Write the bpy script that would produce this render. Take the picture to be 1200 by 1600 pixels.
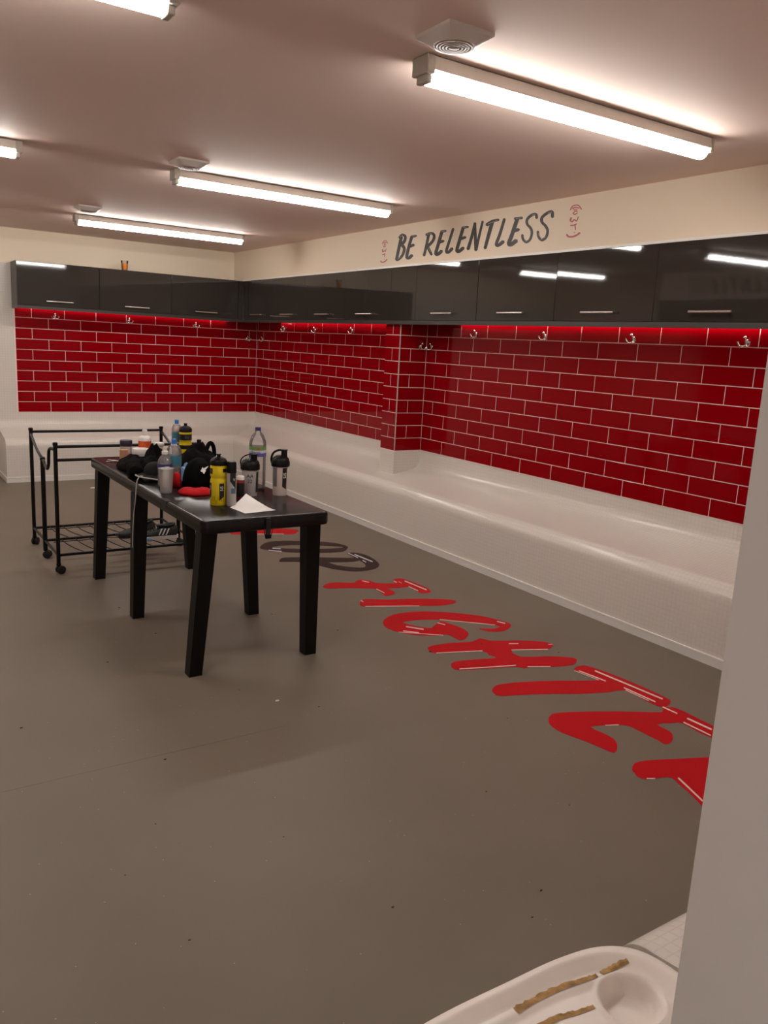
import bpy, bmesh, math, random
from mathutils import Vector, Matrix, noise
from mathutils.geometry import tessellate_polygon

random.seed(7)
for o in list(bpy.data.objects):
    bpy.data.objects.remove(o, do_unlink=True)
SC = bpy.context.scene
COL = SC.collection
PI = math.pi

# ------------------------------------------------------------------ camera
YAW, PITCH, ROLL = 0.58624, 0.20356, 0.05256
cam_d = bpy.data.cameras.new('camera')
cam = bpy.data.objects.new('camera', cam_d)
COL.objects.link(cam)
fw = Vector((math.sin(YAW) * math.cos(PITCH), math.cos(YAW) * math.cos(PITCH), -math.sin(PITCH)))
rt = Vector((math.cos(YAW), -math.sin(YAW), 0))
up = rt.cross(fw)
r2 = math.cos(ROLL) * rt + math.sin(ROLL) * up
u2 = -math.sin(ROLL) * rt + math.cos(ROLL) * up
cam.matrix_world = Matrix(((r2.x, u2.x, -fw.x, 0.0), (r2.y, u2.y, -fw.y, 0.0), (r2.z, u2.z, -fw.z, 1.5), (0, 0, 0, 1)))
cam_d.sensor_fit = 'VERTICAL'
cam_d.sensor_height = 36.0
cam_d.lens = 1258.5 / 1600 * 36.0
cam_d.clip_start = 0.02
SC.camera = cam

# ------------------------------------------------------------------ world and exposure
w = bpy.data.worlds.new('world')
SC.world = w
w.use_nodes = True
w.node_tree.nodes['Background'].inputs[0].default_value = (1.0, 0.96, 0.92, 1)
w.node_tree.nodes['Background'].inputs[1].default_value = 0.31
SC.view_settings.view_transform = 'Standard'
SC.view_settings.look = 'None'
SC.view_settings.gamma = 1.0
SC.view_settings.use_curve_mapping = False
SC.view_settings.exposure = 1.72
BATTEN = 13.0       # emission of the ceiling tubes
LED = 5.0           # emission of the strips under the cabinets

# ------------------------------------------------------------------ room measures (metres)
XW, YW = 4.012, 8.934            # tiled face of right and back wall
XB, YB = 3.543, 8.465            # bench fronts
YN = 0.34                        # room face of the wall with the doorway
XLW = -1.556                     # left wall
ZC = 2.439                       # ceiling
ZTB, ROW, PITCHT = 0.645, 0.105, 0.315
XC, YC = 3.704, 8.616            # cabinet fronts
ZCB, ZDB, ZCT = 1.673, 1.703, 2.116
XU = 3.719                       # bulkhead face
ZT = 0.735                       # table top

# ------------------------------------------------------------------ materials
MATS = {}


def mat(name, col, rough=0.5, metal=0.0, spec=0.5, coat=0.0, bump=None, var=None, emit=None, trans=0.0, ior=1.45, sheen=0.0):
    m = bpy.data.materials.new(name)
    m.use_nodes = True
    nt = m.node_tree
    b = nt.nodes['Principled BSDF']
    b.inputs['Base Color'].default_value = (*col, 1)
    b.inputs['Roughness'].default_value = rough
    b.inputs['Metallic'].default_value = metal
    b.inputs['Specular IOR Level'].default_value = spec
    b.inputs['Coat Weight'].default_value = coat
    b.inputs['Coat Roughness'].default_value = 0.03
    b.inputs['Sheen Weight'].default_value = sheen
    b.inputs['Transmission Weight'].default_value = trans
    b.inputs['IOR'].default_value = ior
    if emit:
        b.inputs['Emission Color'].default_value = (*emit[0], 1)
        b.inputs['Emission Strength'].default_value = emit[1]
    if bump or var:
        tc = nt.nodes.new('ShaderNodeTexCoord')
        if bump:
            n = nt.nodes.new('ShaderNodeTexNoise')
            n.inputs['Scale'].default_value = bump[0]
            n.inputs['Detail'].default_value = 3
            nt.links.new(tc.outputs['Object'], n.inputs['Vector'])
            bp = nt.nodes.new('ShaderNodeBump')
            bp.inputs['Strength'].default_value = bump[1]
            bp.inputs['Distance'].default_value = bump[2] if len(bump) > 2 else 0.002
            nt.links.new(n.outputs['Fac'], bp.inputs['Height'])
            nt.links.new(bp.outputs['Normal'], b.inputs['Normal'])
        if var:
            n2 = nt.nodes.new('ShaderNodeTexNoise')
            n2.inputs['Scale'].default_value = var[0]
            n2.inputs['Detail'].default_value = 5
            nt.links.new(tc.outputs['Object'], n2.inputs['Vector'])
            rp = nt.nodes.new('ShaderNodeValToRGB')
            k = var[1]
            rp.color_ramp.elements[0].position = 0.3
            rp.color_ramp.elements[1].position = 0.7
            rp.color_ramp.elements[0].color = (*[c * (1 - k) for c in col], 1)
            rp.color_ramp.elements[1].color = (*[min(1, c * (1 + k)) for c in col], 1)
            nt.links.new(n2.outputs['Fac'], rp.inputs['Fac'])
            nt.links.new(rp.outputs['Color'], b.inputs['Base Color'])
    MATS[name] = m
    return m


def mat_floor():
    m = mat('floor_vinyl', (0.15, 0.118, 0.094), rough=0.45, spec=0.25)
    nt = m.node_tree
    b = nt.nodes['Principled BSDF']
    tc = nt.nodes.new('ShaderNodeTexCoord')
    n = nt.nodes.new('ShaderNodeTexNoise')
    n.inputs['Scale'].default_value = 1.6
    n.inputs['Detail'].default_value = 6
    nt.links.new(tc.outputs['Object'], n.inputs['Vector'])
    rp = nt.nodes.new('ShaderNodeValToRGB')
    rp.color_ramp.elements[0].position = 0.3
    rp.color_ramp.elements[1].position = 0.75
    rp.color_ramp.elements[0].color = (0.162, 0.132, 0.099, 1)
    rp.color_ramp.elements[1].color = (0.190, 0.155, 0.118, 1)
    nt.links.new(n.outputs['Fac'], rp.inputs['Fac'])
    # bright quartz specks of the safety vinyl
    v = nt.nodes.new('ShaderNodeTexVoronoi')
    v.inputs['Scale'].default_value = 42
    nt.links.new(tc.outputs['Object'], v.inputs['Vector'])
    lt = nt.nodes.new('ShaderNodeMath'); lt.operation = 'LESS_THAN'; lt.inputs[1].default_value = 0.065
    nt.links.new(v.outputs['Distance'], lt.inputs[0])
    sp = nt.nodes.new('ShaderNodeSeparateColor')
    nt.links.new(v.outputs['Color'], sp.inputs[0])
    gt = nt.nodes.new('ShaderNodeMath'); gt.operation = 'GREATER_THAN'; gt.inputs[1].default_value = 0.82
    nt.links.new(sp.outputs[0], gt.inputs[0])
    mu = nt.nodes.new('ShaderNodeMath'); mu.operation = 'MULTIPLY'
    nt.links.new(lt.outputs[0], mu.inputs[0]); nt.links.new(gt.outputs[0], mu.inputs[1])
    mx = nt.nodes.new('ShaderNodeMix'); mx.data_type = 'RGBA'
    mx.inputs['B'].default_value = (0.42, 0.37, 0.32, 1)
    nt.links.new(mu.outputs[0], mx.inputs['Factor'])
    nt.links.new(rp.outputs['Color'], mx.inputs['A'])
    nt.links.new(mx.outputs['Result'], b.inputs['Base Color'])
    n3 = nt.nodes.new('ShaderNodeTexNoise'); n3.inputs['Scale'].default_value = 240
    nt.links.new(tc.outputs['Object'], n3.inputs['Vector'])
    bp = nt.nodes.new('ShaderNodeBump'); bp.inputs['Strength'].default_value = 0.12; bp.inputs['Distance'].default_value = 0.001
    nt.links.new(n3.outputs['Fac'], bp.inputs['Height']); nt.links.new(bp.outputs['Normal'], b.inputs['Normal'])
    return m


def mat_brick(name, c1, c2, mortar, bw, bh, msize, offset, rough, bump=0.4, spec=0.5):
    """small tiles laid out along the surface's own UVs (in metres)"""
    m = mat(name, c1, rough=rough, spec=spec)
    nt = m.node_tree
    b = nt.nodes['Principled BSDF']
    uv = nt.nodes.new('ShaderNodeUVMap')
    br = nt.nodes.new('ShaderNodeTexBrick')
    br.offset = offset
    br.inputs['Scale'].default_value = 1.0
    br.inputs['Brick Width'].default_value = bw
    br.inputs['Row Height'].default_value = bh
    br.inputs['Mortar Size'].default_value = msize
    br.inputs['Mortar Smooth'].default_value = 0.3
    br.inputs['Color1'].default_value = (*c1, 1)
    br.inputs['Color2'].default_value = (*c2, 1)
    br.inputs['Mortar'].default_value = (*mortar, 1)
    nt.links.new(uv.outputs[0], br.inputs['Vector'])
    nt.links.new(br.outputs['Color'], b.inputs['Base Color'])
    iv = nt.nodes.new('ShaderNodeMath'); iv.operation = 'SUBTRACT'; iv.inputs[0].default_value = 1
    nt.links.new(br.outputs['Fac'], iv.inputs[1])
    bp = nt.nodes.new('ShaderNodeBump'); bp.inputs['Strength'].default_value = bump; bp.inputs['Distance'].default_value = 0.0015
    nt.links.new(iv.outputs[0], bp.inputs['Height']); nt.links.new(bp.outputs['Normal'], b.inputs['Normal'])
    return m


def mat_clear(name, tint, gloss=0.12):
    """thin clear plastic"""
    m = bpy.data.materials.new(name)
    m.use_nodes = True
    nt = m.node_tree
    nt.nodes.clear()
    out = nt.nodes.new('ShaderNodeOutputMaterial')
    tr = nt.nodes.new('ShaderNodeBsdfTransparent'); tr.inputs[0].default_value = (*tint, 1)
    gl = nt.nodes.new('ShaderNodeBsdfGlossy'); gl.inputs['Roughness'].default_value = 0.08
    df = nt.nodes.new('ShaderNodeBsdfDiffuse'); df.inputs[0].default_value = (0.9, 0.86, 0.83, 1)
    fr = nt.nodes.new('ShaderNodeFresnel'); fr.inputs[0].default_value = 1.5
    m1 = nt.nodes.new('ShaderNodeMixShader'); m1.inputs[0].default_value = gloss
    m2 = nt.nodes.new('ShaderNodeMixShader')
    nt.links.new(tr.outputs[0], m1.inputs[1]); nt.links.new(df.outputs[0], m1.inputs[2])
    nt.links.new(fr.outputs[0], m2.inputs[0]); nt.links.new(m1.outputs[0], m2.inputs[1]); nt.links.new(gl.outputs[0], m2.inputs[2])
    nt.links.new(m2.outputs[0], out.inputs[0])
    MATS[name] = m
    return m


mat_floor()
mat('ceiling_paint', (0.84, 0.665, 0.58), rough=0.7, bump=(60, 0.05))
mat('cream_paint', (0.82, 0.69, 0.535), rough=0.6, bump=(90, 0.05))
mat('white_paint', (0.70, 0.665, 0.635), rough=0.5, bump=(120, 0.05))
mat('trim_white', (0.85, 0.82, 0.77), rough=0.35)
mat('grout', (0.86, 0.62, 0.57), rough=0.8)
mat('red_tile', (0.255, 0.0004, 0.004), rough=0.07, spec=0.18, bump=(7, 0.05, 0.003))
mat_brick('mosaic', (0.69, 0.64, 0.585), (0.68, 0.63, 0.575), (0.63, 0.58, 0.528), 0.025, 0.025, 0.0018, 0.0, 0.22, 0.3)
mat_brick('red_brick_tile', (0.30, 0.0015, 0.006), (0.28, 0.0015, 0.006), (0.8, 0.62, 0.57), PITCHT, ROW, 0.003, 0.5, 0.1, 0.3)
mat('gloss_charcoal', (0.034, 0.027, 0.023), rough=0.035, spec=0.55, bump=(70, 0.035, 0.0006))
mat('carcass', (0.075, 0.063, 0.055), rough=0.4)
mat('pelmet_dark', (0.045, 0.036, 0.032), rough=0.3)
mat('chrome', (0.85, 0.83, 0.8), rough=0.12, metal=1.0)
mat('steel', (0.72, 0.68, 0.64), rough=0.28, metal=1.0)
mat('shiny_key', (0.80, 0.77, 0.74), rough=0.35, metal=0.6)
mat('light_housing', (0.66, 0.60, 0.54), rough=0.5)
mat('light_endcap', (0.50, 0.46, 0.40), rough=0.5)
mat('tube_glow', (1, 1, 1), emit=((1.0, 0.965, 0.915), BATTEN))
mat('led_glow', (1, 1, 1), emit=((1.0, 0.86, 0.74), LED))
mat('sounder_white', (0.70, 0.62, 0.57), rough=0.35)
mat('sounder_grille', (0.36, 0.27, 0.215), rough=0.5, spec=0.3)
mat('sounder_dark', (0.16, 0.115, 0.09), rough=0.6)
mat('black_metal', (0.0045, 0.0038, 0.0035), rough=0.35, spec=0.28)
mat('black_plastic', (0.0045, 0.0037, 0.0034), rough=0.42, spec=0.22)
mat('table_top', (0.011, 0.008, 0.008), rough=0.24, spec=0.22, var=(9, 0.35), bump=(150, 0.06, 0.001))
mat('worn_grey', (0.28, 0.25, 0.235), rough=0.6)
mat('black_rubber', (0.008, 0.0075, 0.007), rough=0.6)
mat('black_cloth', (0.0035, 0.003, 0.003), rough=0.95, spec=0.08, bump=(160, 0.4, 0.002))
mat('charcoal_cloth', (0.013, 0.012, 0.012), rough=0.9, spec=0.2, bump=(220, 0.3, 0.001))
mat('red_cloth', (0.46, 0.008, 0.012), rough=0.85, spec=0.2, bump=(200, 0.3, 0.001))
mat('red_vinyl', (0.47, 0.003, 0.008), rough=0.45, spec=0.12)
mat('dark_vinyl', (0.036, 0.020, 0.017), rough=0.5, spec=0.10)
mat('streak_white', (0.72, 0.55, 0.50), rough=0.5)
mat('streak_wall', (0.30, 0.24, 0.20), rough=0.6)
mat('streak_pale', (0.55, 0.55, 0.58), rough=0.5)
mat('wall_ink', (0.022, 0.015, 0.012), rough=0.5)
mat('emblem_red', (0.52, 0.13, 0.15), rough=0.6)
mat('yellow_plastic', (0.68, 0.49, 0.008), rough=0.3)
mat('olive_plastic', (0.42, 0.33, 0.02), rough=0.35)
mat('print_black', (0.009, 0.008, 0.008), rough=0.4)
mat('print_white', (0.78, 0.76, 0.73), rough=0.5)
mat('smoke_plastic', (0.68, 0.545, 0.49), rough=0.28)
mat('smoke_plastic_grey', (0.46, 0.41, 0.395), rough=0.28)
mat('window_grey', (0.17, 0.165, 0.18), rough=0.3)
mat_clear('clear_plastic', (0.95, 0.93, 0.92), 0.16)
mat_clear('cup_clear', (0.98, 0.96, 0.93), 0.05)
mat_clear('clear_cup', (0.94, 0.91, 0.89), 0.42)
mat_clear('pink_clear', (0.90, 0.74, 0.73), 0.28)
mat('label_navy', (0.035, 0.045, 0.16), rough=0.4)
mat('label_teal', (0.05, 0.20, 0.28), rough=0.4)
mat('label_green', (0.16, 0.33, 0.10), rough=0.4)
mat('label_violet', (0.12, 0.09, 0.36), rough=0.4)
mat('label_pale', (0.55, 0.58, 0.66), rough=0.4)
mat('cap_blue', (0.03, 0.16, 0.52), rough=0.35)
mat('cap_navy', (0.035, 0.03, 0.14), rough=0.35)
mat('cap_purple', (0.022, 0.014, 0.035), rough=0.4)
mat('white_plastic', (0.74, 0.70, 0.66), rough=0.35)
mat('can_grey', (0.40, 0.365, 0.335), rough=0.3)
mat('can_blue', (0.06, 0.12, 0.18), rough=0.3)
mat('can_red', (0.22, 0.012, 0.016), rough=0.35)
mat('copper_tin', (0.50, 0.25, 0.145), rough=0.32, metal=0.35)
mat('orange_label', (0.62, 0.085, 0.018), rough=0.4)
mat('orange_drink', (0.95, 0.34, 0.02), rough=0.3)
mat('amber', (0.55, 0.30, 0.05), rough=0.4)
mat('wrapper_blue', (0.22, 0.40, 0.68), rough=0.25)
mat('paper', (0.80, 0.76, 0.73), rough=0.8)
mat('white_cord', (0.42, 0.39, 0.36), rough=0.5)
mat('brim_grey', (0.45, 0.41, 0.38), rough=0.7)
mat('shoe_black', (0.011, 0.0105, 0.011), rough=0.6)
mat('shoe_white', (0.68, 0.64, 0.60), rough=0.5)
mat('shoe_gum', (0.70, 0.50, 0.36), rough=0.5)
mat('tray_plastic', (0.88, 0.80, 0.735), rough=0.38, var=(9, 0.06), bump=(30, 0.04))
mat('tray_worn', (0.40, 0.235, 0.085), rough=0.8, var=(60, 0.45))
mat('tray_stain', (0.52, 0.40, 0.27), rough=0.7, var=(40, 0.2))
mat('debris_dark', (0.05, 0.036, 0.028), rough=0.9)
mat('scrap_white', (0.75, 0.71, 0.66), rough=0.8)
mat('seam', (0.145, 0.118, 0.092), rough=0.5)


# ------------------------------------------------------------------ mesh helpers
class MB:
    def __init__(self):
        self.v = []; self.f = []; self.uv = {}

    def add(self, vs, fs):
        n = len(self.v)
        self.v += [tuple(p) for p in vs]
        self.f += [tuple(i + n for i in f) for f in fs]
        return n

    def box(self, x0, y0, z0, x1, y1, z1):
        x0, x1 = min(x0, x1), max(x0, x1); y0, y1 = min(y0, y1), max(y0, y1); z0, z1 = min(z0, z1), max(z0, z1)
        self.add([(x0, y0, z0), (x1, y0, z0), (x1, y1, z0), (x0, y1, z0), (x0, y0, z1), (x1, y0, z1), (x1, y1, z1), (x0, y1, z1)],
                 [(0, 3, 2, 1), (4, 5, 6, 7), (0, 1, 5, 4), (1, 2, 6, 5), (2, 3, 7, 6), (3, 0, 4, 7)])
        return self

    def cbox(self, x0, y0, z0, x1, y1, z1, b=0.004, seg=2):
        """box with rounded edges"""
        bm = bmesh.new()
        bmesh.ops.create_cube(bm, size=1)
        for v in bm.verts:
            v.co = Vector(((x0 + x1) / 2 + v.co.x * abs(x1 - x0), (y0 + y1) / 2 + v.co.y * abs(y1 - y0), (z0 + z1) / 2 + v.co.z * abs(z1 - z0)))
        bmesh.ops.bevel(bm, geom=list(bm.edges), offset=b, segments=seg, affect='EDGES', profile=0.5)
        bm.verts.index_update()
        self.add([v.co[:] for v in bm.verts], [[v.index for v in f.verts] for f in bm.faces])
        bm.free()
        return self

    def lathe(self, prof, cx=0, cy=0, n=20, cap=True):
        n0 = len(self.v)
        for r, z in prof:
            for k in range(n):
                a = 2 * PI * k / n
                self.v.append((cx + r * math.cos(a), cy + r * math.sin(a), z))
        for i in range(len(prof) - 1):
            for k in range(n):
                a, b = n0 + i * n + k, n0 + i * n + (k + 1) % n
                self.f.append((a, b, b + n, a + n))
        if cap:
            self.f.append(tuple(n0 + k for k in range(n))[::-1])
            e = n0 + (len(prof) - 1) * n
            self.f.append(tuple(e + k for k in range(n)))
        return self

    def tube(self, pts, r, n=8, closed=False):
        P = [Vector(p) for p in pts]
        m = len(P)
        n0 = len(self.v)
        prev = None
        for i in range(m):
            if closed:
                d = P[(i + 1) % m] - P[i - 1]
            else:
                d = P[min(i + 1, m - 1)] - P[max(i - 1, 0)]
            d.normalize()
            if prev is None:
                u = d.cross(Vector((0, 0, 1)) if abs(d.z) < 0.9 else Vector((1, 0, 0))).normalized()
            else:
                u = (prev - d * prev.dot(d))
                u = u.normalized() if u.length > 1e-6 else d.orthogonal().normalized()
            prev = u
            v = d.cross(u)
            rr = r[i] if isinstance(r, (list, tuple)) else r
            for k in range(n):
                a = 2 * PI * k / n
                self.v.append(tuple(P[i] + u * (rr * math.cos(a)) + v * (rr * math.sin(a))))
        rng = m if closed else m - 1
        for i in range(rng):
            for k in range(n):
                a = n0 + i * n + k; b = n0 + i * n + (k + 1) % n
                c = n0 + ((i + 1) % m) * n + (k + 1) % n; e = n0 + ((i + 1) % m) * n + k
                self.f.append((a, b, c, e))
        if not closed:
            self.f.append(tuple(n0 + k for k in range(n))[::-1])
            self.f.append(tuple(n0 + (m - 1) * n + k for k in range(n)))
        return self

    def frustum(self, c0, s0, c1, s1):
        """box leg from square s0 (hx,hy) at c0 to s1 at c1"""
        vs = []
        for c, s in ((c0, s0), (c1, s1)):
            for dx, dy in ((-1, -1), (1, -1), (1, 1), (-1, 1)):
                vs.append((c[0] + dx * s[0], c[1] + dy * s[1], c[2]))
        self.add(vs, [(0, 3, 2, 1), (4, 5, 6, 7), (0, 1, 5, 4), (1, 2, 6, 5), (2, 3, 7, 6), (3, 0, 4, 7)])
        return self

    def poly(self, pts, place, t):
        """flat shape of thickness t; place(u,v,h) -> xyz"""
        pts = list(pts)
        n = len(pts)
        tri = tessellate_polygon([[Vector((p[0], p[1], 0)) for p in pts]])
        top = [place(p[0], p[1], t) for p in pts]
        bot = [place(p[0], p[1], 0) for p in pts]
        self.add(top + bot, [tuple(q) for q in tri] + [(i, (i + 1) % n, n + (i + 1) % n, n + i) for i in range(n)])
        return self

    def stroke(self, pts, place, t):
        """brush stroke given as left side + tip + right side (reversed) + tail"""
        n = (len(pts) - 2) // 2
        for h0, flip in ((t, False),):
            top = [place(p[0], p[1], t) for p in pts]
            bot = [place(p[0], p[1], 0) for p in pts]
        N = len(pts)
        fs = [(i, i + 1, 2 * n - 1 - i, 2 * n - i) for i in range(n - 1)]
        fs += [(n - 1, n, n + 1), (2 * n, 2 * n + 1, 0)]
        self.add(top + bot, fs + [(i, (i + 1) % N, N + (i + 1) % N, N + i) for i in range(N)])
        return self

    def grid(self, rows, closed_u=False):
        n0 = len(self.v)
        h, wd = len(rows), len(rows[0])
        for r in rows:
            self.v += [tuple(p) for p in r]
        for i in range(h - 1):
            for k in range(wd if closed_u else wd - 1):
                k2 = (k + 1) % wd
                self.f.append((n0 + i * wd + k, n0 + i * wd + k2, n0 + (i + 1) * wd + k2, n0 + (i + 1) * wd + k))
        return n0

    def build(self, name, m, parent=None, smooth=False, recalc=True, uv=None, angle=None):
        me = bpy.data.meshes.new(name)
        me.from_pydata(self.v, [], self.f)
        me.validate()
        if recalc:
            bm = bmesh.new(); bm.from_mesh(me)
            bmesh.ops.recalc_face_normals(bm, faces=bm.faces)
            bm.to_mesh(me); bm.free()
        me.materials.append(MATS[m])
        if smooth:
            me.polygons.foreach_set('use_smooth', [True] * len(me.polygons))
            if angle:
                me.set_sharp_from_angle(angle=math.radians(angle))
        if uv:
            lay = me.uv_layers.new(name='UVMap')
            for lp in me.loops:
                lay.data[lp.index].uv = uv(me.vertices[lp.vertex_index].co, lp.vertex_index)
        ob = bpy.data.objects.new(name, me)
        COL.objects.link(ob)
        if parent:
            ob.parent = parent
        return ob


def thing(name, label, cat, loc=(0, 0, 0), rz=0.0, group=None):
    o = bpy.data.objects.new(name, None)
    o.empty_display_size = 0.05
    COL.objects.link(o)
    o.location = loc
    o.rotation_euler = (0, 0, rz)
    return tag(o, label, cat, group)


def tag(o, label, cat=None, group=None):
    o['label'] = label
    if cat: o['category'] = cat
    if group: o['group'] = group
    return o


def struct(o, label=None):
    o['kind'] = 'structure'
    if label: o['label'] = label
    return o


def copy_tree(o, parent=None):
    c = o.copy()
    COL.objects.link(c)
    if parent: c.parent = parent
    for ch in list(o.children):
        copy_tree(ch, c)
    return c


def text_shape(s, size):
    cu = bpy.data.curves.new('text', 'FONT')
    cu.body = s; cu.size = size; cu.align_x = 'CENTER'; cu.align_y = 'CENTER'; cu.resolution_u = 2
    ob = bpy.data.objects.new('text', cu)
    COL.objects.link(ob)
    bpy.context.view_layer.update()
    ev = ob.evaluated_get(bpy.context.evaluated_depsgraph_get())
    me = ev.to_mesh()
    vs = [tuple(v.co) for v in me.vertices]; fs = [tuple(p.vertices) for p in me.polygons]
    ev.to_mesh_clear()
    bpy.data.objects.remove(ob, do_unlink=True); bpy.data.curves.remove(cu)
    return vs, fs


def wrap(pts, r, a0, z0):
    """flat (x right, y up) shape laid onto a cylinder of radius r, centred on angle a0"""
    return [(r * math.cos(a0 + x / r), r * math.sin(a0 + x / r), z0 + y) for x, y in pts]


def cyl_patch(a0, width, z0, z1, r, n=8):
    m = MB()
    h = width / r / 2
    m.grid([[(r * math.cos(a0 - h + 2 * h * k / n), r * math.sin(a0 - h + 2 * h * k / n), z) for k in range(n + 1)] for z in (z0, z1)])
    return m


def cyl_text(s, size, r, a0, z0, vertical=False):
    vs, fs = text_shape(s, size)
    m = MB()
    m.add(wrap([(-v[1], v[0]) if vertical else (v[0], v[1]) for v in vs], r, a0, z0), fs)
    return m


def catmull(pts, n=5):
    P = [Vector(p) for p in pts]; out = []
    for i in range(len(P) - 1):
        p0 = P[max(i - 1, 0)]; p1 = P[i]; p2 = P[i + 1]; p3 = P[min(i + 2, len(P) - 1)]
        for k in range(n):
            t = k / n
            out.append(0.5 * ((2 * p1) + (-p0 + p2) * t + (2 * p0 - 5 * p1 + 4 * p2 - p3) * t * t + (-p0 + 3 * p1 - 3 * p2 + p3) * t ** 3))
    out.append(P[-1])
    return out

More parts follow.
